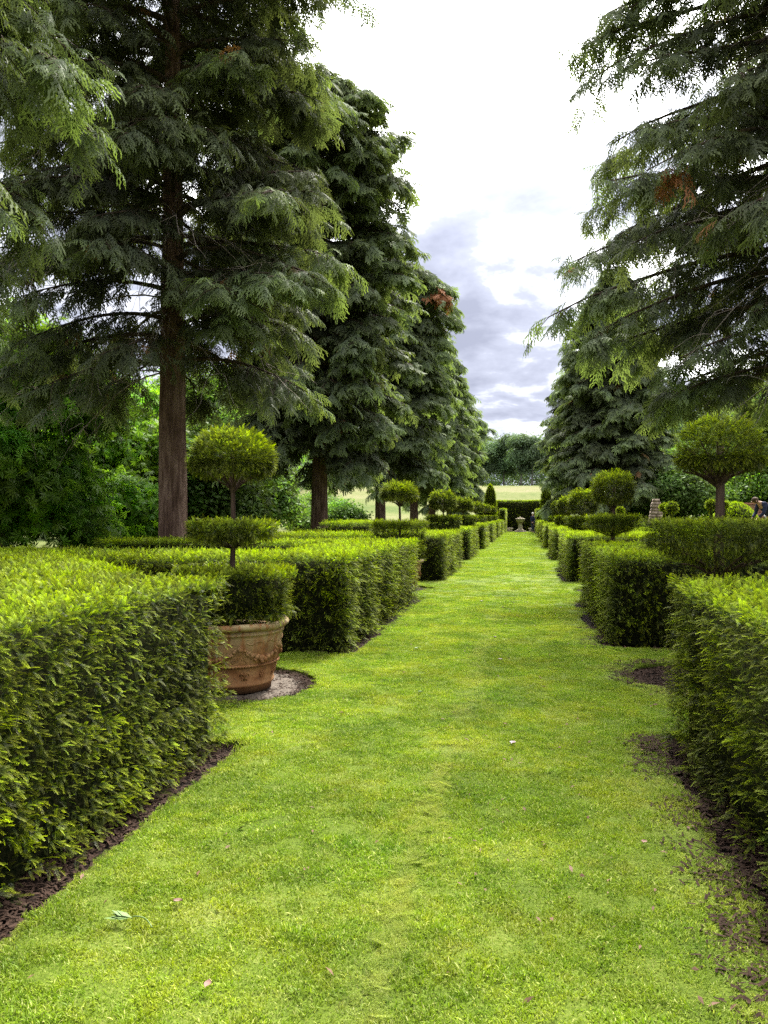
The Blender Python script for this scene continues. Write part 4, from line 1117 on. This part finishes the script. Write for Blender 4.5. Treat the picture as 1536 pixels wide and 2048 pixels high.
# ================================================================== POT
def pot(x, y, z0, label):
    root = empty('terracotta_pot', (x, y, z0), label, 'plant pot')
    H = .66
    sc_ = .95
    prof = [(.36, 0), (.375, .0), (.378, .055), (.40, .065), (.405, .085), (.395, .10), (.437, .27), (.46, .36), (.485, .52), (.487, .545), (.50, .55), (.503, .565), (.49, .575), (.50, .585),
            (.53, .60), (.545, .615), (.548, .64), (.535, .655), (.51, .66), (.48, .655), (.46, .62), (.45, .55), (.43, .54)]
    root.scale = (sc_, sc_, sc_)
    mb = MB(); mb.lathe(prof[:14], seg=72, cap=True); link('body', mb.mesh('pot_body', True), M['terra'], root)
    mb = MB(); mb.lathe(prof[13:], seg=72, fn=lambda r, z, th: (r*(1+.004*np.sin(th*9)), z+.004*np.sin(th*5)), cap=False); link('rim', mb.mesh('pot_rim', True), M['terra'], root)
    mb = MB(); mb.lathe([(.0, .56), (.45, .56), (.451, .55)], seg=32, cap=False); link('soil', mb.mesh('pot_soil'), M['soil'], root)
    def rad(z): return float(np.interp(z, [.10, .52], [.395, .485]))
    # twisted rope band
    mb = MB(); n = 200; th = np.arange(n+1)/n*2*np.pi
    for ph in (0, math.pi):
        tw = th*46+ph
        r_ = rad(.265)+.012+.007*np.cos(tw)
        mb.tubes(np.c_[r_*np.cos(th), r_*np.sin(th), .265+.007*np.sin(tw)], .0085, 5, cap=False)
    link('rope_band', mb.mesh('rope_band', True), M['terra'], root)
    # swags of fruit
    ns = 6; a0 = math.atan2(-y, -x)+.15
    for k in range(ns):
        mb = MB(); m = 26
        for j in range(m):
            u = j/(m-1); th_ = a0+(k+u)*2*math.pi/ns; z = .455-.13*math.sin(math.pi*u)**.8
            r_ = rad(z)+.006; rr = .010+.014*math.sin(math.pi*u)
            for q in range(3):
                o_ = RNG.normal(0, .006, 3)*(1+math.sin(math.pi*u))
                mb.ball((r_*math.cos(th_)+o_[0], r_*math.sin(th_)+o_[1], z+o_[2]), rr*RNG.uniform(.7, 1.1), 7, 5)
        link('garland', mb.mesh('garland', True), M['terra'], root)
        # ribbon above the swag
        mb = MB(); u = np.linspace(.12, .88, 30); th_ = a0+(k+u)*2*math.pi/ns; z = .485+.012*np.sin(u*22)-.02*np.abs(u-.5)
        r_ = np.array([rad(zz_) for zz_ in z])+.004
        for side in (slice(0, 13), slice(17, 30)):
            mb.tubes(np.c_[r_*np.cos(th_), r_*np.sin(th_), z][side], .005, 5)
        link('ribbon', mb.mesh('ribbon', True), M['terra'], root)
        # mask with curls where swags meet
        mb = MB(); tc_ = a0+k*2*math.pi/ns
        ux = np.array([-math.sin(tc_), math.cos(tc_), 0]); 
        def pt(s_, zz_): 
            t2 = tc_+s_/rad(zz_); r2 = rad(zz_)+.006; return np.array([r2*math.cos(t2), r2*math.sin(t2), zz_])
        mb.ball(pt(0, .43), (.028, .028, .034), 9, 7); mb.ball(pt(0, .395), (.018, .018, .016), 8, 6)
        for sgn in (-1, 1):
            for w_ in range(4):
                tt = np.linspace(0, 1, 16)
                pts = np.array([pt(sgn*(.012+.018*w_+.012*math.sin(a_*7+w_)), .46-.04*w_*.3-.13*a_) for a_ in tt])
                mb.tubes(pts, .0055, 5)
        link('mask', mb.mesh('mask', True), M['terra'], root)
    # rosettes and lilies round the foot
    for k in range(14):
        th_ = a0+.12+k*2*math.pi/14; z = .175; r2 = rad(z)+.004
        def pt(s_, zz_):
            t2 = th_+s_/r2; rr = rad(zz_)+.005; return np.array([rr*math.cos(t2), rr*math.sin(t2), zz_])
        mb = MB()
        if k % 3 == 0:
            mb.tubes(np.array([pt(0, z-.045), pt(0, z), pt(0, z+.035), pt(0, z+.052)]), np.array([.006, .009, .010, .002]), 6)
            for sgn in (-1, 1):
                mb.tubes(np.array([pt(sgn*.006, z-.01), pt(sgn*.014, z+.012), pt(sgn*.030, z+.024), pt(sgn*.044, z+.012), pt(sgn*.040, z-.004)]), np.array([.005, .006, .006, .005, .003]), 6)
                mb.tubes(np.array([pt(sgn*.004, z-.018), pt(sgn*.018, z-.03), pt(sgn*.028, z-.042)]), np.array([.004, .005, .003]), 6)
            mb.tubes(np.array([pt(-.026, z-.014), pt(.026, z-.014)]), .005, 6)
            link('lily', mb.mesh('lily', True), M['terra'], root)
        else:
            for j in range(6):
                a_ = j/6*2*math.pi; mb.ball(pt(.020*math.cos(a_), z+.020*math.sin(a_)), .012, 7, 5)
            mb.ball(pt(0, z), .013, 8, 6)
            link('rosette', mb.mesh('rosette', True), M['terra'], root)
    return root
pot(-2.66, 6.73, -.03, 'weathered terracotta pot with raised garlands, rope band and lilies, holding the tiered yew')
pot(-2.64, 16.2, -.03, 'terracotta pot nearly hidden behind the second hedge')
def saucer():
    ang = np.linspace(0, 2*math.pi, 64, endpoint=False); rs = np.linspace(.0, .70, 20)
    mb = MB(); X = rs[:, None]*np.cos(ang); Y = rs[:, None]*np.sin(ang)
    p = np.stack([X, Y, 0*X], -1); Z = vnoise(p, 18)*.010+vnoise(p, 50)*.004+.0
    v = np.stack([X, Y, Z], -1).reshape(-1, 3); i = np.arange(64); j = (i+1) % 64; b = (np.arange(19)*64)[:, None]
    mb.add(v, np.stack([b+i, b+j, b+64+j, b+64+i], -1).reshape(-1, 4))
    o = link('mulch_disc', mb.mesh('mulch_disc', True), M['mat'], loc=(-2.66, 6.73, -.038)); o['kind'] = 'structure'
    n = 120; a = RNG.random(n)*6.283; r_ = .66+.1*RNG.random(n)
    o = scatter('bark_litter', np.c_[-2.66+r_*np.cos(a), 6.73+r_*np.sin(a), np.full(n, -.03)], np.c_[RNG.normal(0, .2, (n, 2)), np.ones(n)], C['chips'], scale=.7)
    tag(o, 'coarse wood chippings ringed around the foot of the terracotta pot', 'mulch', kind='stuff')
saucer()

# ================================================================== STONE URN, WALLS, PARTERRE PIECES
def urn():
    x, y = -.10*0-.42, 70.6
    root = empty('stone_urn', (x, y, -.06), 'carved pale stone urn on a pedestal at the end of the lawn', 'urn')
    mb = MB(); mb.box(-.52, .52, -.45, .45, 0, .17); link('plinth', mb.mesh('plinth'), M['stone'], root)
    mb = MB(); mb.lathe([(.30, .17), (.32, .20), (.30, .26), (.21, .32), (.18, .38), (.19, .60), (.17, .80), (.20, .86), (.23, .88)], seg=12, fn=lambda r, z, th: (r*(1+.05*np.cos(th*6)), z))
    link('pedestal', mb.mesh('pedestal', False), M['stone'], root)
    mb = MB(); mb.lathe([(.16, .88), (.26, .96), (.36, 1.02), (.37, 1.20), (.41, 1.22), (.42, 1.27), (.36, 1.28), (.3, 1.2)], seg=32, fn=lambda r, z, th: (r*(1+.04*np.cos(th*12)), z))
    link('bowl', mb.mesh('bowl', True), M['stone'], root)
    mb = MB()
    for k in range(9):
        a = k*.7; mb.ball((.22*math.cos(a), .22*math.sin(a), 1.29), (.09, .09, .06), 7, 5)
    mb.ball((0, 0, 1.36), (.10, .10, .09), 8, 6)
    link('carved_fruit', mb.mesh('carved_fruit', True), M['stone'], root)
urn()
for (x0, x1, lb) in ((-2.0, -1.15, 'low grey stone ledge below the tall hedge on the pot side of the urn'), (.35, .95, 'low grey stone ledge between the urn and the standing visitor')):
    root = empty('stone_ledge', ((x0+x1)/2, 72.4, -.06), lb, 'stone ledge')
    mb = MB(); mb.box(-(x1-x0)/2, (x1-x0)/2, -.3, .3, 0, .30); link('wall', mb.mesh('ledge_wall'), M['stone'], root)
    mb = MB(); mb.box(-(x1-x0)/2-.04, (x1-x0)/2+.04, -.34, .34, .302, .40); link('coping', mb.mesh('ledge_coping'), M['stone'], root)
def px2w(px, y_px, Y):
    """photo pixel and distance along the avenue -> world x, z"""
    a = math.atan((px-768)/1536)-YAW
    X = Y*math.tan(a); Zc = Y*math.cos(YAW)+X*math.sin(YAW)
    return X, EYE+(1030-y_px)*Zc/1536
# obelisk built of pale rough blocks
def obelisk():
    Y = 36.0; X, zt = px2w(1312, 1000, Y); gz = float(terrain_z(X, Y))
    root = empty('stone_obelisk', (X, Y, gz), 'weathered obelisk of rough pale stone blocks standing behind the long box hedge', 'obelisk')
    H = zt-gz; n = 9; 
    mb = MB(); mb.box(-.5, .5, -.5, .5, .0, .95); link('base', mb.mesh('obelisk_base'), M['oldstone'], root)
    z = .955
    wf = lambda k: .35*(1-.60*k/n)*(1.16 if k == n-2 else 1)
    for k in range(n):
        h = (H-.95)/n; w0, w1 = wf(k)*RNG.uniform(.97, 1.03), wf(k+1)*RNG.uniform(.97, 1.03)
        cut = RNG.uniform(-.25, .25)
        for a, b in (((-1, cut), (cut, 1)) if k < 6 else ((-1, 1),)):
            g = .006; ch = .012
            v = [(a*w0+g, -w0, z), (b*w0-g, -w0, z), (b*w0-g, w0, z), (a*w0+g, w0, z),
                 (a*w1+g, -w1+ch, z+h-.004), (b*w1-g, -w1+ch, z+h-.004), (b*w1-g, w1-ch, z+h-.004), (a*w1+g, w1-ch, z+h-.004)]
            mb = MB(); mb.add(v, [(3, 2, 1, 0), (4, 5, 6, 7), (0, 1, 5, 4), (1, 2, 6, 5), (2, 3, 7, 6), (3, 0, 4, 7)])
            link('stone_block', mb.mesh('stone_block'), M['oldstone'], root)
        z += h
obelisk()
def ball_cone(px_, ypt, Y, label, r=.22):
    X, zt = px2w(px_, ypt, Y); gz = float(terrain_z(X, Y))
    root = empty('cone_topiary', (X, Y, gz), label, 'small topiary', 'small ball and cone shrubs in the parterre')
    zc_ = zt-r; n = 260
    d = unit(RNG.normal(0, 1, (n, 3))); scatter('ball', np.array([X, Y, zc_])+d*(r-.07), d+RNG.normal(0, .3, (n, 3)), C['yewfar'], root, scale=.5)
    zb = max(gz, zc_-2.1*r-1.0); n = 420; u = RNG.random(n)**.7; th = RNG.random(n)*6.283; h = zc_-r*.9-zb
    rr = (r*1.15+.12*h)*u; scatter('cone', np.c_[X+(rr-.05)*np.cos(th), Y+(rr-.05)*np.sin(th), zb+h*(1-u)], np.c_[np.cos(th), np.sin(th), np.full(n, .5)], C['yewfar'], root, scale=.5)
    mb = MB(); mb.tubes(np.array([(0, 0, 0), (0, 0, (zc_-gz)*.5), (0, 0, zc_-gz)]), .03, 6); link('stem', mb.mesh('cone_stem'), M['ybark'], root)
    mb = MB(); mb.lathe([(.12+.6*r, zb-gz), (.02, zb-gz+h)], seg=10); mb.ball((0, 0, zc_-gz), r*.72, 10, 7); link('inner_branches', mb.mesh('cone_core'), M['inner'], root)
ball_cone(1328, 1007, 32, 'small ball on cone shrub immediately beside the obelisk', .2)
ball_cone(1344, 1004, 30, 'slightly larger ball on cone shrub, second from the obelisk', .26)
ball_cone(1422, 1000, 26, 'single ball on cone shrub between the topiary stem and the cone pair', .19)
ball_cone(1450, 1003, 26, 'small ball shrub peeping past the stem of the broad topiary', .15)
ball_cone(1241, 1013, 34, 'small ball shrub just beside the bright green ball topiary stem', .2)
def yellow_dome():
    Y = 27.5; X, zt = px2w(1470, 1006, Y); gz = float(terrain_z(X, Y)); r = .92
    root = empty('dome_shrub', (X, Y, gz), 'low clipped dome shrub, yellow green, behind the stem of the broad topiary', 'clipped shrub')
    n = 2600; d = unit(RNG.normal(0, 1, (n, 3))); d[:, 2] = np.abs(d[:, 2]); h = zt-gz
    P = np.c_[X+d[:, 0]*(r-.05), Y+d[:, 1]*(r-.05), gz+d[:, 2]*(h-.05)]
    scatter('foliage', P, d+RNG.normal(0, .25, (n, 3)), C['yewfar'], root, scale=.42, tint=np.full(n, .9))
    t = np.linspace(0, math.pi/2, 8); mb = MB(); mb.lathe(np.c_[np.cos(t)*r*.9+.001, np.sin(t)*h*.9], seg=20); link('inner_branches', mb.mesh('dome_core', True), M['inner'], root)
yellow_dome()
def brick_wall():
    Y = 40; Xa, za = px2w(1478, 1008, Y); gz = float(terrain_z(Xa, Y))
    root = empty('brick_wall', (Xa, Y, gz), 'old red brick garden wall partly clothed in ivy at the parterre edge', 'garden wall')
    L = 9.0; h = za-gz
    mb = MB(); mb.box(-.3, L, .02, .30, 0, h-.1); link('mortar', mb.mesh('mortar'), M['stone'], root)
    mbs = MB(); rows = int((h-.1)/.075)
    for r_ in range(rows):
        for c in range(int(L/.225)+1):
            x0 = -.3+c*.225+(.11 if r_ % 2 else 0)
            mbs.box(x0, x0+.212, -.008+RNG.uniform(-.004, .004), .02, r_*.075, r_*.075+.064)
    o = link('brick', mbs.mesh('brick_face'), M['brick'], root, kind='stuff')
    mb = MB(); mb.box(-.35, L, -.06, .36, h-.098, h); link('coping', mb.mesh('wall_coping'), M['brick'], root)
    n = 900; P = np.c_[Xa+RNG.uniform(1.4, 9, n), np.full(n, Y-.12)+RNG.normal(0, .03, n), gz+h*RNG.random(n)**.7]
    scatter('ivy', P, np.c_[RNG.normal(0, .3, n), -np.ones(n), RNG.normal(0.3, .3, n)], C['yewfar'], root, scale=1.0, tint=np.full(n, .1))
brick_wall()

# ================================================================== PEOPLE
def skinned(name, J, E, Rr, root_i, material, parent, sub=2):
    me = bpy.data.meshes.new(name); me.from_pydata([tuple(j) for j in J], E, [])
    o = link(name, me, material, parent)
    sk = o.modifiers.new('skin', 'SKIN'); 
    for i, r_ in enumerate(Rr):
        v = me.skin_vertices[0].data[i]; v.radius = (r_, r_) if np.isscalar(r_) else r_
        v.use_root = (i == root_i)
    o.modifiers.new('sub', 'SUBSURF').render_levels = sub
    o.modifiers['sub'].levels = sub
    sk.use_smooth_shade = True
    return o
def add_skin_layer(me):
    if not me.skin_vertices:
        bm_o = bpy.data.objects.new('tmp', me)
def person(x, y, z0, rz, label, pose, top_m, leg_m, hair_m):
    root = empty('person', (x, y, z0), label, 'person', rz=0)
    c, s = math.cos(rz), math.sin(rz)
    def rot(p): return (p[0]*c-p[1]*s, p[0]*s+p[1]*c, p[2])
    def S(name, J, E, Rr, ri, m): return skinned(name, [rot(p) for p in J], E, Rr, ri, m, root)
    b = pose
    # body (skin), then clothes
    J = [b['hip'], b['waist'], b['chest'], b['neck'], b['headb'], b['headc'], b['headt'],
         b['lk'], b['lf'], b['rk'], b['rf'], b['ls'], b['le'], b['lh'], b['rs'], b['re'], b['rh']]
    E = [(0, 1), (1, 2), (2, 3), (3, 4), (4, 5), (5, 6), (0, 7), (7, 8), (0, 9), (9, 10), (2, 11), (11, 12), (12, 13), (2, 14), (14, 15), (15, 16)]
    Rr = [.11, .10, .12, .05, .06, .085, .06, .055, .035, .055, .035, .05, .036, .024, .05, .036, .024]
    S('body', J, E, Rr, 0, M['skin'])
    J2 = [b['hip'], b['waist'], b['chest'], b['nb'], b['ls'], b['le'], b['lw'], b['rs'], b['re'], b['rw']]
    S('jacket', J2, [(0, 1), (1, 2), (2, 3), (2, 4), (4, 5), (5, 6), (2, 7), (7, 8), (8, 9)], [.15, .145, .165, .07, .075, .055, .042, .075, .055, .042], 0, top_m)
    S('trousers', [b['hip'], b['lhp'], b['lk'], b['la'], b['rhp'], b['rk'], b['ra']], [(0, 1), (1, 2), (2, 3), (0, 4), (4, 5), (5, 6)], [.14, .105, .075, .06, .105, .075, .06], 0, leg_m)
    for f, a in (('lf', 'la'), ('rf', 'ra')):
        toe = (b[f][0]+.02, b[f][1]-.14, b[f][2])
        S('shoe', [b[f], toe], [(0, 1)], [.045, .035], 0, M['shoe'])
    h = b['headc']
    mb = MB(); mb.ball((0, 0, 0), (.098, .105, .10), 14, 9)
    hx = rot((h[0], h[1]+.02, h[2]+.035)); link('hair', mb.mesh('hair', True), hair_m, root, loc=hx)
    # face: nose, eyes, ears
    fd = b['face']
    for nm, off, r_, m_ in (('nose', (0, .10, -.01), .014, M['skin']), ('eye', (-.032, .088, .015), .010, M['hair_b']), ('eye', (.032, .088, .015), .010, M['hair_b']), ('ear', (-.09, 0, 0), .022, M['skin']), ('ear', (.09, 0, 0), .022, M['skin'])):
        fx = (h[0]+off[0]*-fd[1]+off[1]*fd[0], h[1]+off[0]*fd[0]+off[1]*fd[1], h[2]+off[2])
        mb = MB(); mb.ball((0, 0, 0), r_, 6, 5); link(nm, mb.mesh(nm, True), m_, root, loc=rot(fx))
    # fingers
    for hn, wn in (('lh', 'le'), ('rh', 're')):
        hp = np.array(b[hn]); d = unit(hp-np.array(b[wn])); sd_ = unit(np.cross(d, (0.3, 1, 0.2)))
        mb = MB()
        for q in range(4):
            f0 = hp+sd_*(q-1.5)*.018; mb.tubes(np.array([f0, f0+d*.045, f0+d*.08+np.array([0, -.012, 0])]), np.array([.009, .008, .006]), 5)
        mb.tubes(np.array([hp-d*.02+sd_*.03, hp+sd_*.05+d*.02, hp+sd_*.05+d*.045]), np.array([.010, .009, .007]), 5)
        me = mb.mesh('fingers', True); o = link('hand', me, M['skin'], root); o.rotation_euler = (0, 0, rz)
    return root
stand = dict(hip=(0, 0, .95), waist=(0, 0, 1.12), chest=(0, 0, 1.33), neck=(0, -.01, 1.48), nb=(0, 0, 1.44), headb=(0, -.02, 1.55), headc=(0, -.03, 1.63), headt=(0, -.02, 1.70),
             lhp=(-.09, 0, .88), rhp=(.09, 0, .88), lk=(-.10, -.02, .50), lf=(-.11, 0, .05), la=(-.11, .01, .10), rk=(.10, -.03, .50), rf=(.12, -.02, .05), ra=(.12, -.01, .10),
             ls=(-.17, 0, 1.40), le=(-.23, .02, 1.13), lh=(-.20, -.10, .90), lw=(-.205, -.08, .95), rs=(.17, 0, 1.40), re=(.23, -.02, 1.13), rh=(.12, -.22, 1.05), rw=(.14, -.18, 1.06), face=(0, -1))
bend = dict(hip=(0, .12, .93), waist=(0, -.02, 1.10), chest=(0, -.20, 1.26), neck=(0, -.34, 1.35), nb=(0, -.29, 1.32), headb=(0, -.40, 1.37), headc=(0, -.47, 1.38), headt=(0, -.52, 1.42),
            lhp=(-.09, .12, .88), rhp=(.09, .12, .88), lk=(-.10, .02, .50), lf=(-.11, .10, .05), la=(-.11, .11, .10), rk=(.10, .02, .50), rf=(.12, .10, .05), ra=(.12, .11, .10),
            ls=(-.17, -.22, 1.30), le=(-.20, -.28, 1.03), lh=(-.14, -.45, .86), lw=(-.15, -.42, .89), rs=(.17, -.22, 1.30), re=(.20, -.30, 1.03), rh=(.12, -.46, .86), rw=(.13, -.43, .89), face=(0, -1))
import bmesh
_orig = skinned
def skinned(name, J, E, Rr, root_i, material, parent, sub=2):
    bm = bmesh.new(); lay = bm.verts.layers.skin.new()
    vs = [bm.verts.new(j) for j in J]
    for a, b in E: bm.edges.new((vs[a], vs[b]))
    for i, v in enumerate(vs):
        v[lay].radius = (Rr[i], Rr[i]); v[lay].use_root = (i == root_i)
    me = bpy.data.meshes.new(name); bm.to_mesh(me); bm.free()
    o = link(name, me, material, parent)
    sk = o.modifiers.new('skin', 'SKIN'); sk.use_smooth_shade = True
    sb = o.modifiers.new('sub', 'SUBSURF'); sb.levels = sub; sb.render_levels = sub
    return o
person(.66, 68.2, .0, .9, 'white haired visitor in navy clothes standing beside the stone urn', stand, M['navy'], M['jean'], M['hair_w'])
Xp, zp = px2w(1533, 996, 25.0)
person(Xp+.05, 25.0, float(terrain_z(Xp, 25.0))+.05, -1.2, 'visitor in a navy top leaning forward over the box hedge at the picture edge', bend, M['navy'], M['white'], M['hair_b'])

# ================================================================== SMALL THINGS ON THE LAWN
def leaf_on(x, y, size, m, label, curl=.3, name='fallen_leaf', group=None, rz=0):
    mb = MB(); K = 6; t = np.linspace(0, 1, K); w_ = np.sin(np.pi*np.clip(t*.93+.05, 0, 1))*.34
    rows = []
    for s_ in (-1, -.5, 0, .5, 1):
        rows.append(np.c_[t*size, s_*w_*size, curl*size*(np.abs(s_)*.5+.25*(t-.5)**2)+.012+.01*t])
    v = np.array(rows).reshape(-1, 3); q = [(a*K+i, a*K+i+1, (a+1)*K+i+1, (a+1)*K+i) for a in range(4) for i in range(K-1)]
    mb.add(v, q)
    root = link(name, mb.mesh('fallen_leaf', True), m, loc=(x, y, .012)); root.rotation_euler = (0, .2, rz)
    tag(root, label, 'leaf', group)
    return root
def gpx(px_, py_):
    Zc = 1536*EYE/(py_-1030); xc = (px_-768)/1536*Zc
    return xc*math.cos(YAW)-Zc*math.sin(YAW), xc*math.sin(YAW)+Zc*math.cos(YAW)
specs = [(345, 1812, .04, 'dleaf', 'curled pinkish brown leaf lying on the grass nearest the big hedge'), (1022, 1495, .06, 'petal', 'pale pink petal cluster lying alone in the middle of the lawn'),
         (845, 1390, .05, 'weed', 'grey green leaf on the lawn level with the terracotta pot'), (838, 1300, .06, 'weed', 'small green leaf on the lawn just beyond the pot'),
         (988, 1277, .05, 'petal', 'pale leaf on the lawn beyond the pink petals'), (995, 1323, .05, 'petal', 'small white petal between the pink petals and the pale leaf'),
         (410, 1990, .035, 'dleaf', 'tan leaf at the very bottom of the lawn'), (1015, 1455, .03, 'bleaf', 'tiny dark leaf just above the pink petals'), (1090, 1378, .035, 'bleaf', 'dark leaf scrap toward the worn turf'),
         (680, 1430, .04, 'bleaf', 'brown leaf scrap in front of the pot'), (960, 1205, .06, 'petal', 'pale fleck on the lawn between the second hedges'), (880, 1172, .06, 'dleaf', 'buff leaf beside the round soil patch'),
         (1010, 1218, .06, 'bleaf', 'dark leaf on the middle lawn beside the pale fleck'), (1290, 1690, .04, 'dleaf', 'straw coloured leaf on the worn strip by the hedge')]
for k, (a, b, s_, m_, lb) in enumerate(specs):
    X, Y = gpx(a, b); leaf_on(X, Y, s_, M[m_], lb, rz=k*1.3)
def weed_sprig():
    X, Y = gpx(235, 1862); mb = MB(); t = np.linspace(0, 1, 7)
    root = empty('weed_sprig', (X, Y, .01), 'wilted green weed stem lying on the grass near the big hedge', 'weed')
    mb.tubes(np.c_[-.10*t+.14, .05*np.sin(t*2.2), .02+.01*t], .0025, 5); link('stem', mb.mesh('stem'), M['weed'], root)
    for k in range(6):
        a = math.pi+RNG.uniform(-.9, .9); p0 = np.array([.04-.02*k*.3, .04, .025]); d = np.array([math.cos(a), math.sin(a)*.8, RNG.uniform(-.1, .25)]); s_ = np.array([-d[1], d[0], 0])
        L = RNG.uniform(.05, .09); mb = MB()
        mb.add(np.array([p0, p0+d*L*.5+s_*.012, p0+d*L, p0+d*L*.5-s_*.012]), [(0, 1, 2, 3)]); link('leaf', mb.mesh('weed_leaf'), M['weed'], root)
weed_sprig()
print('instances', NINST)
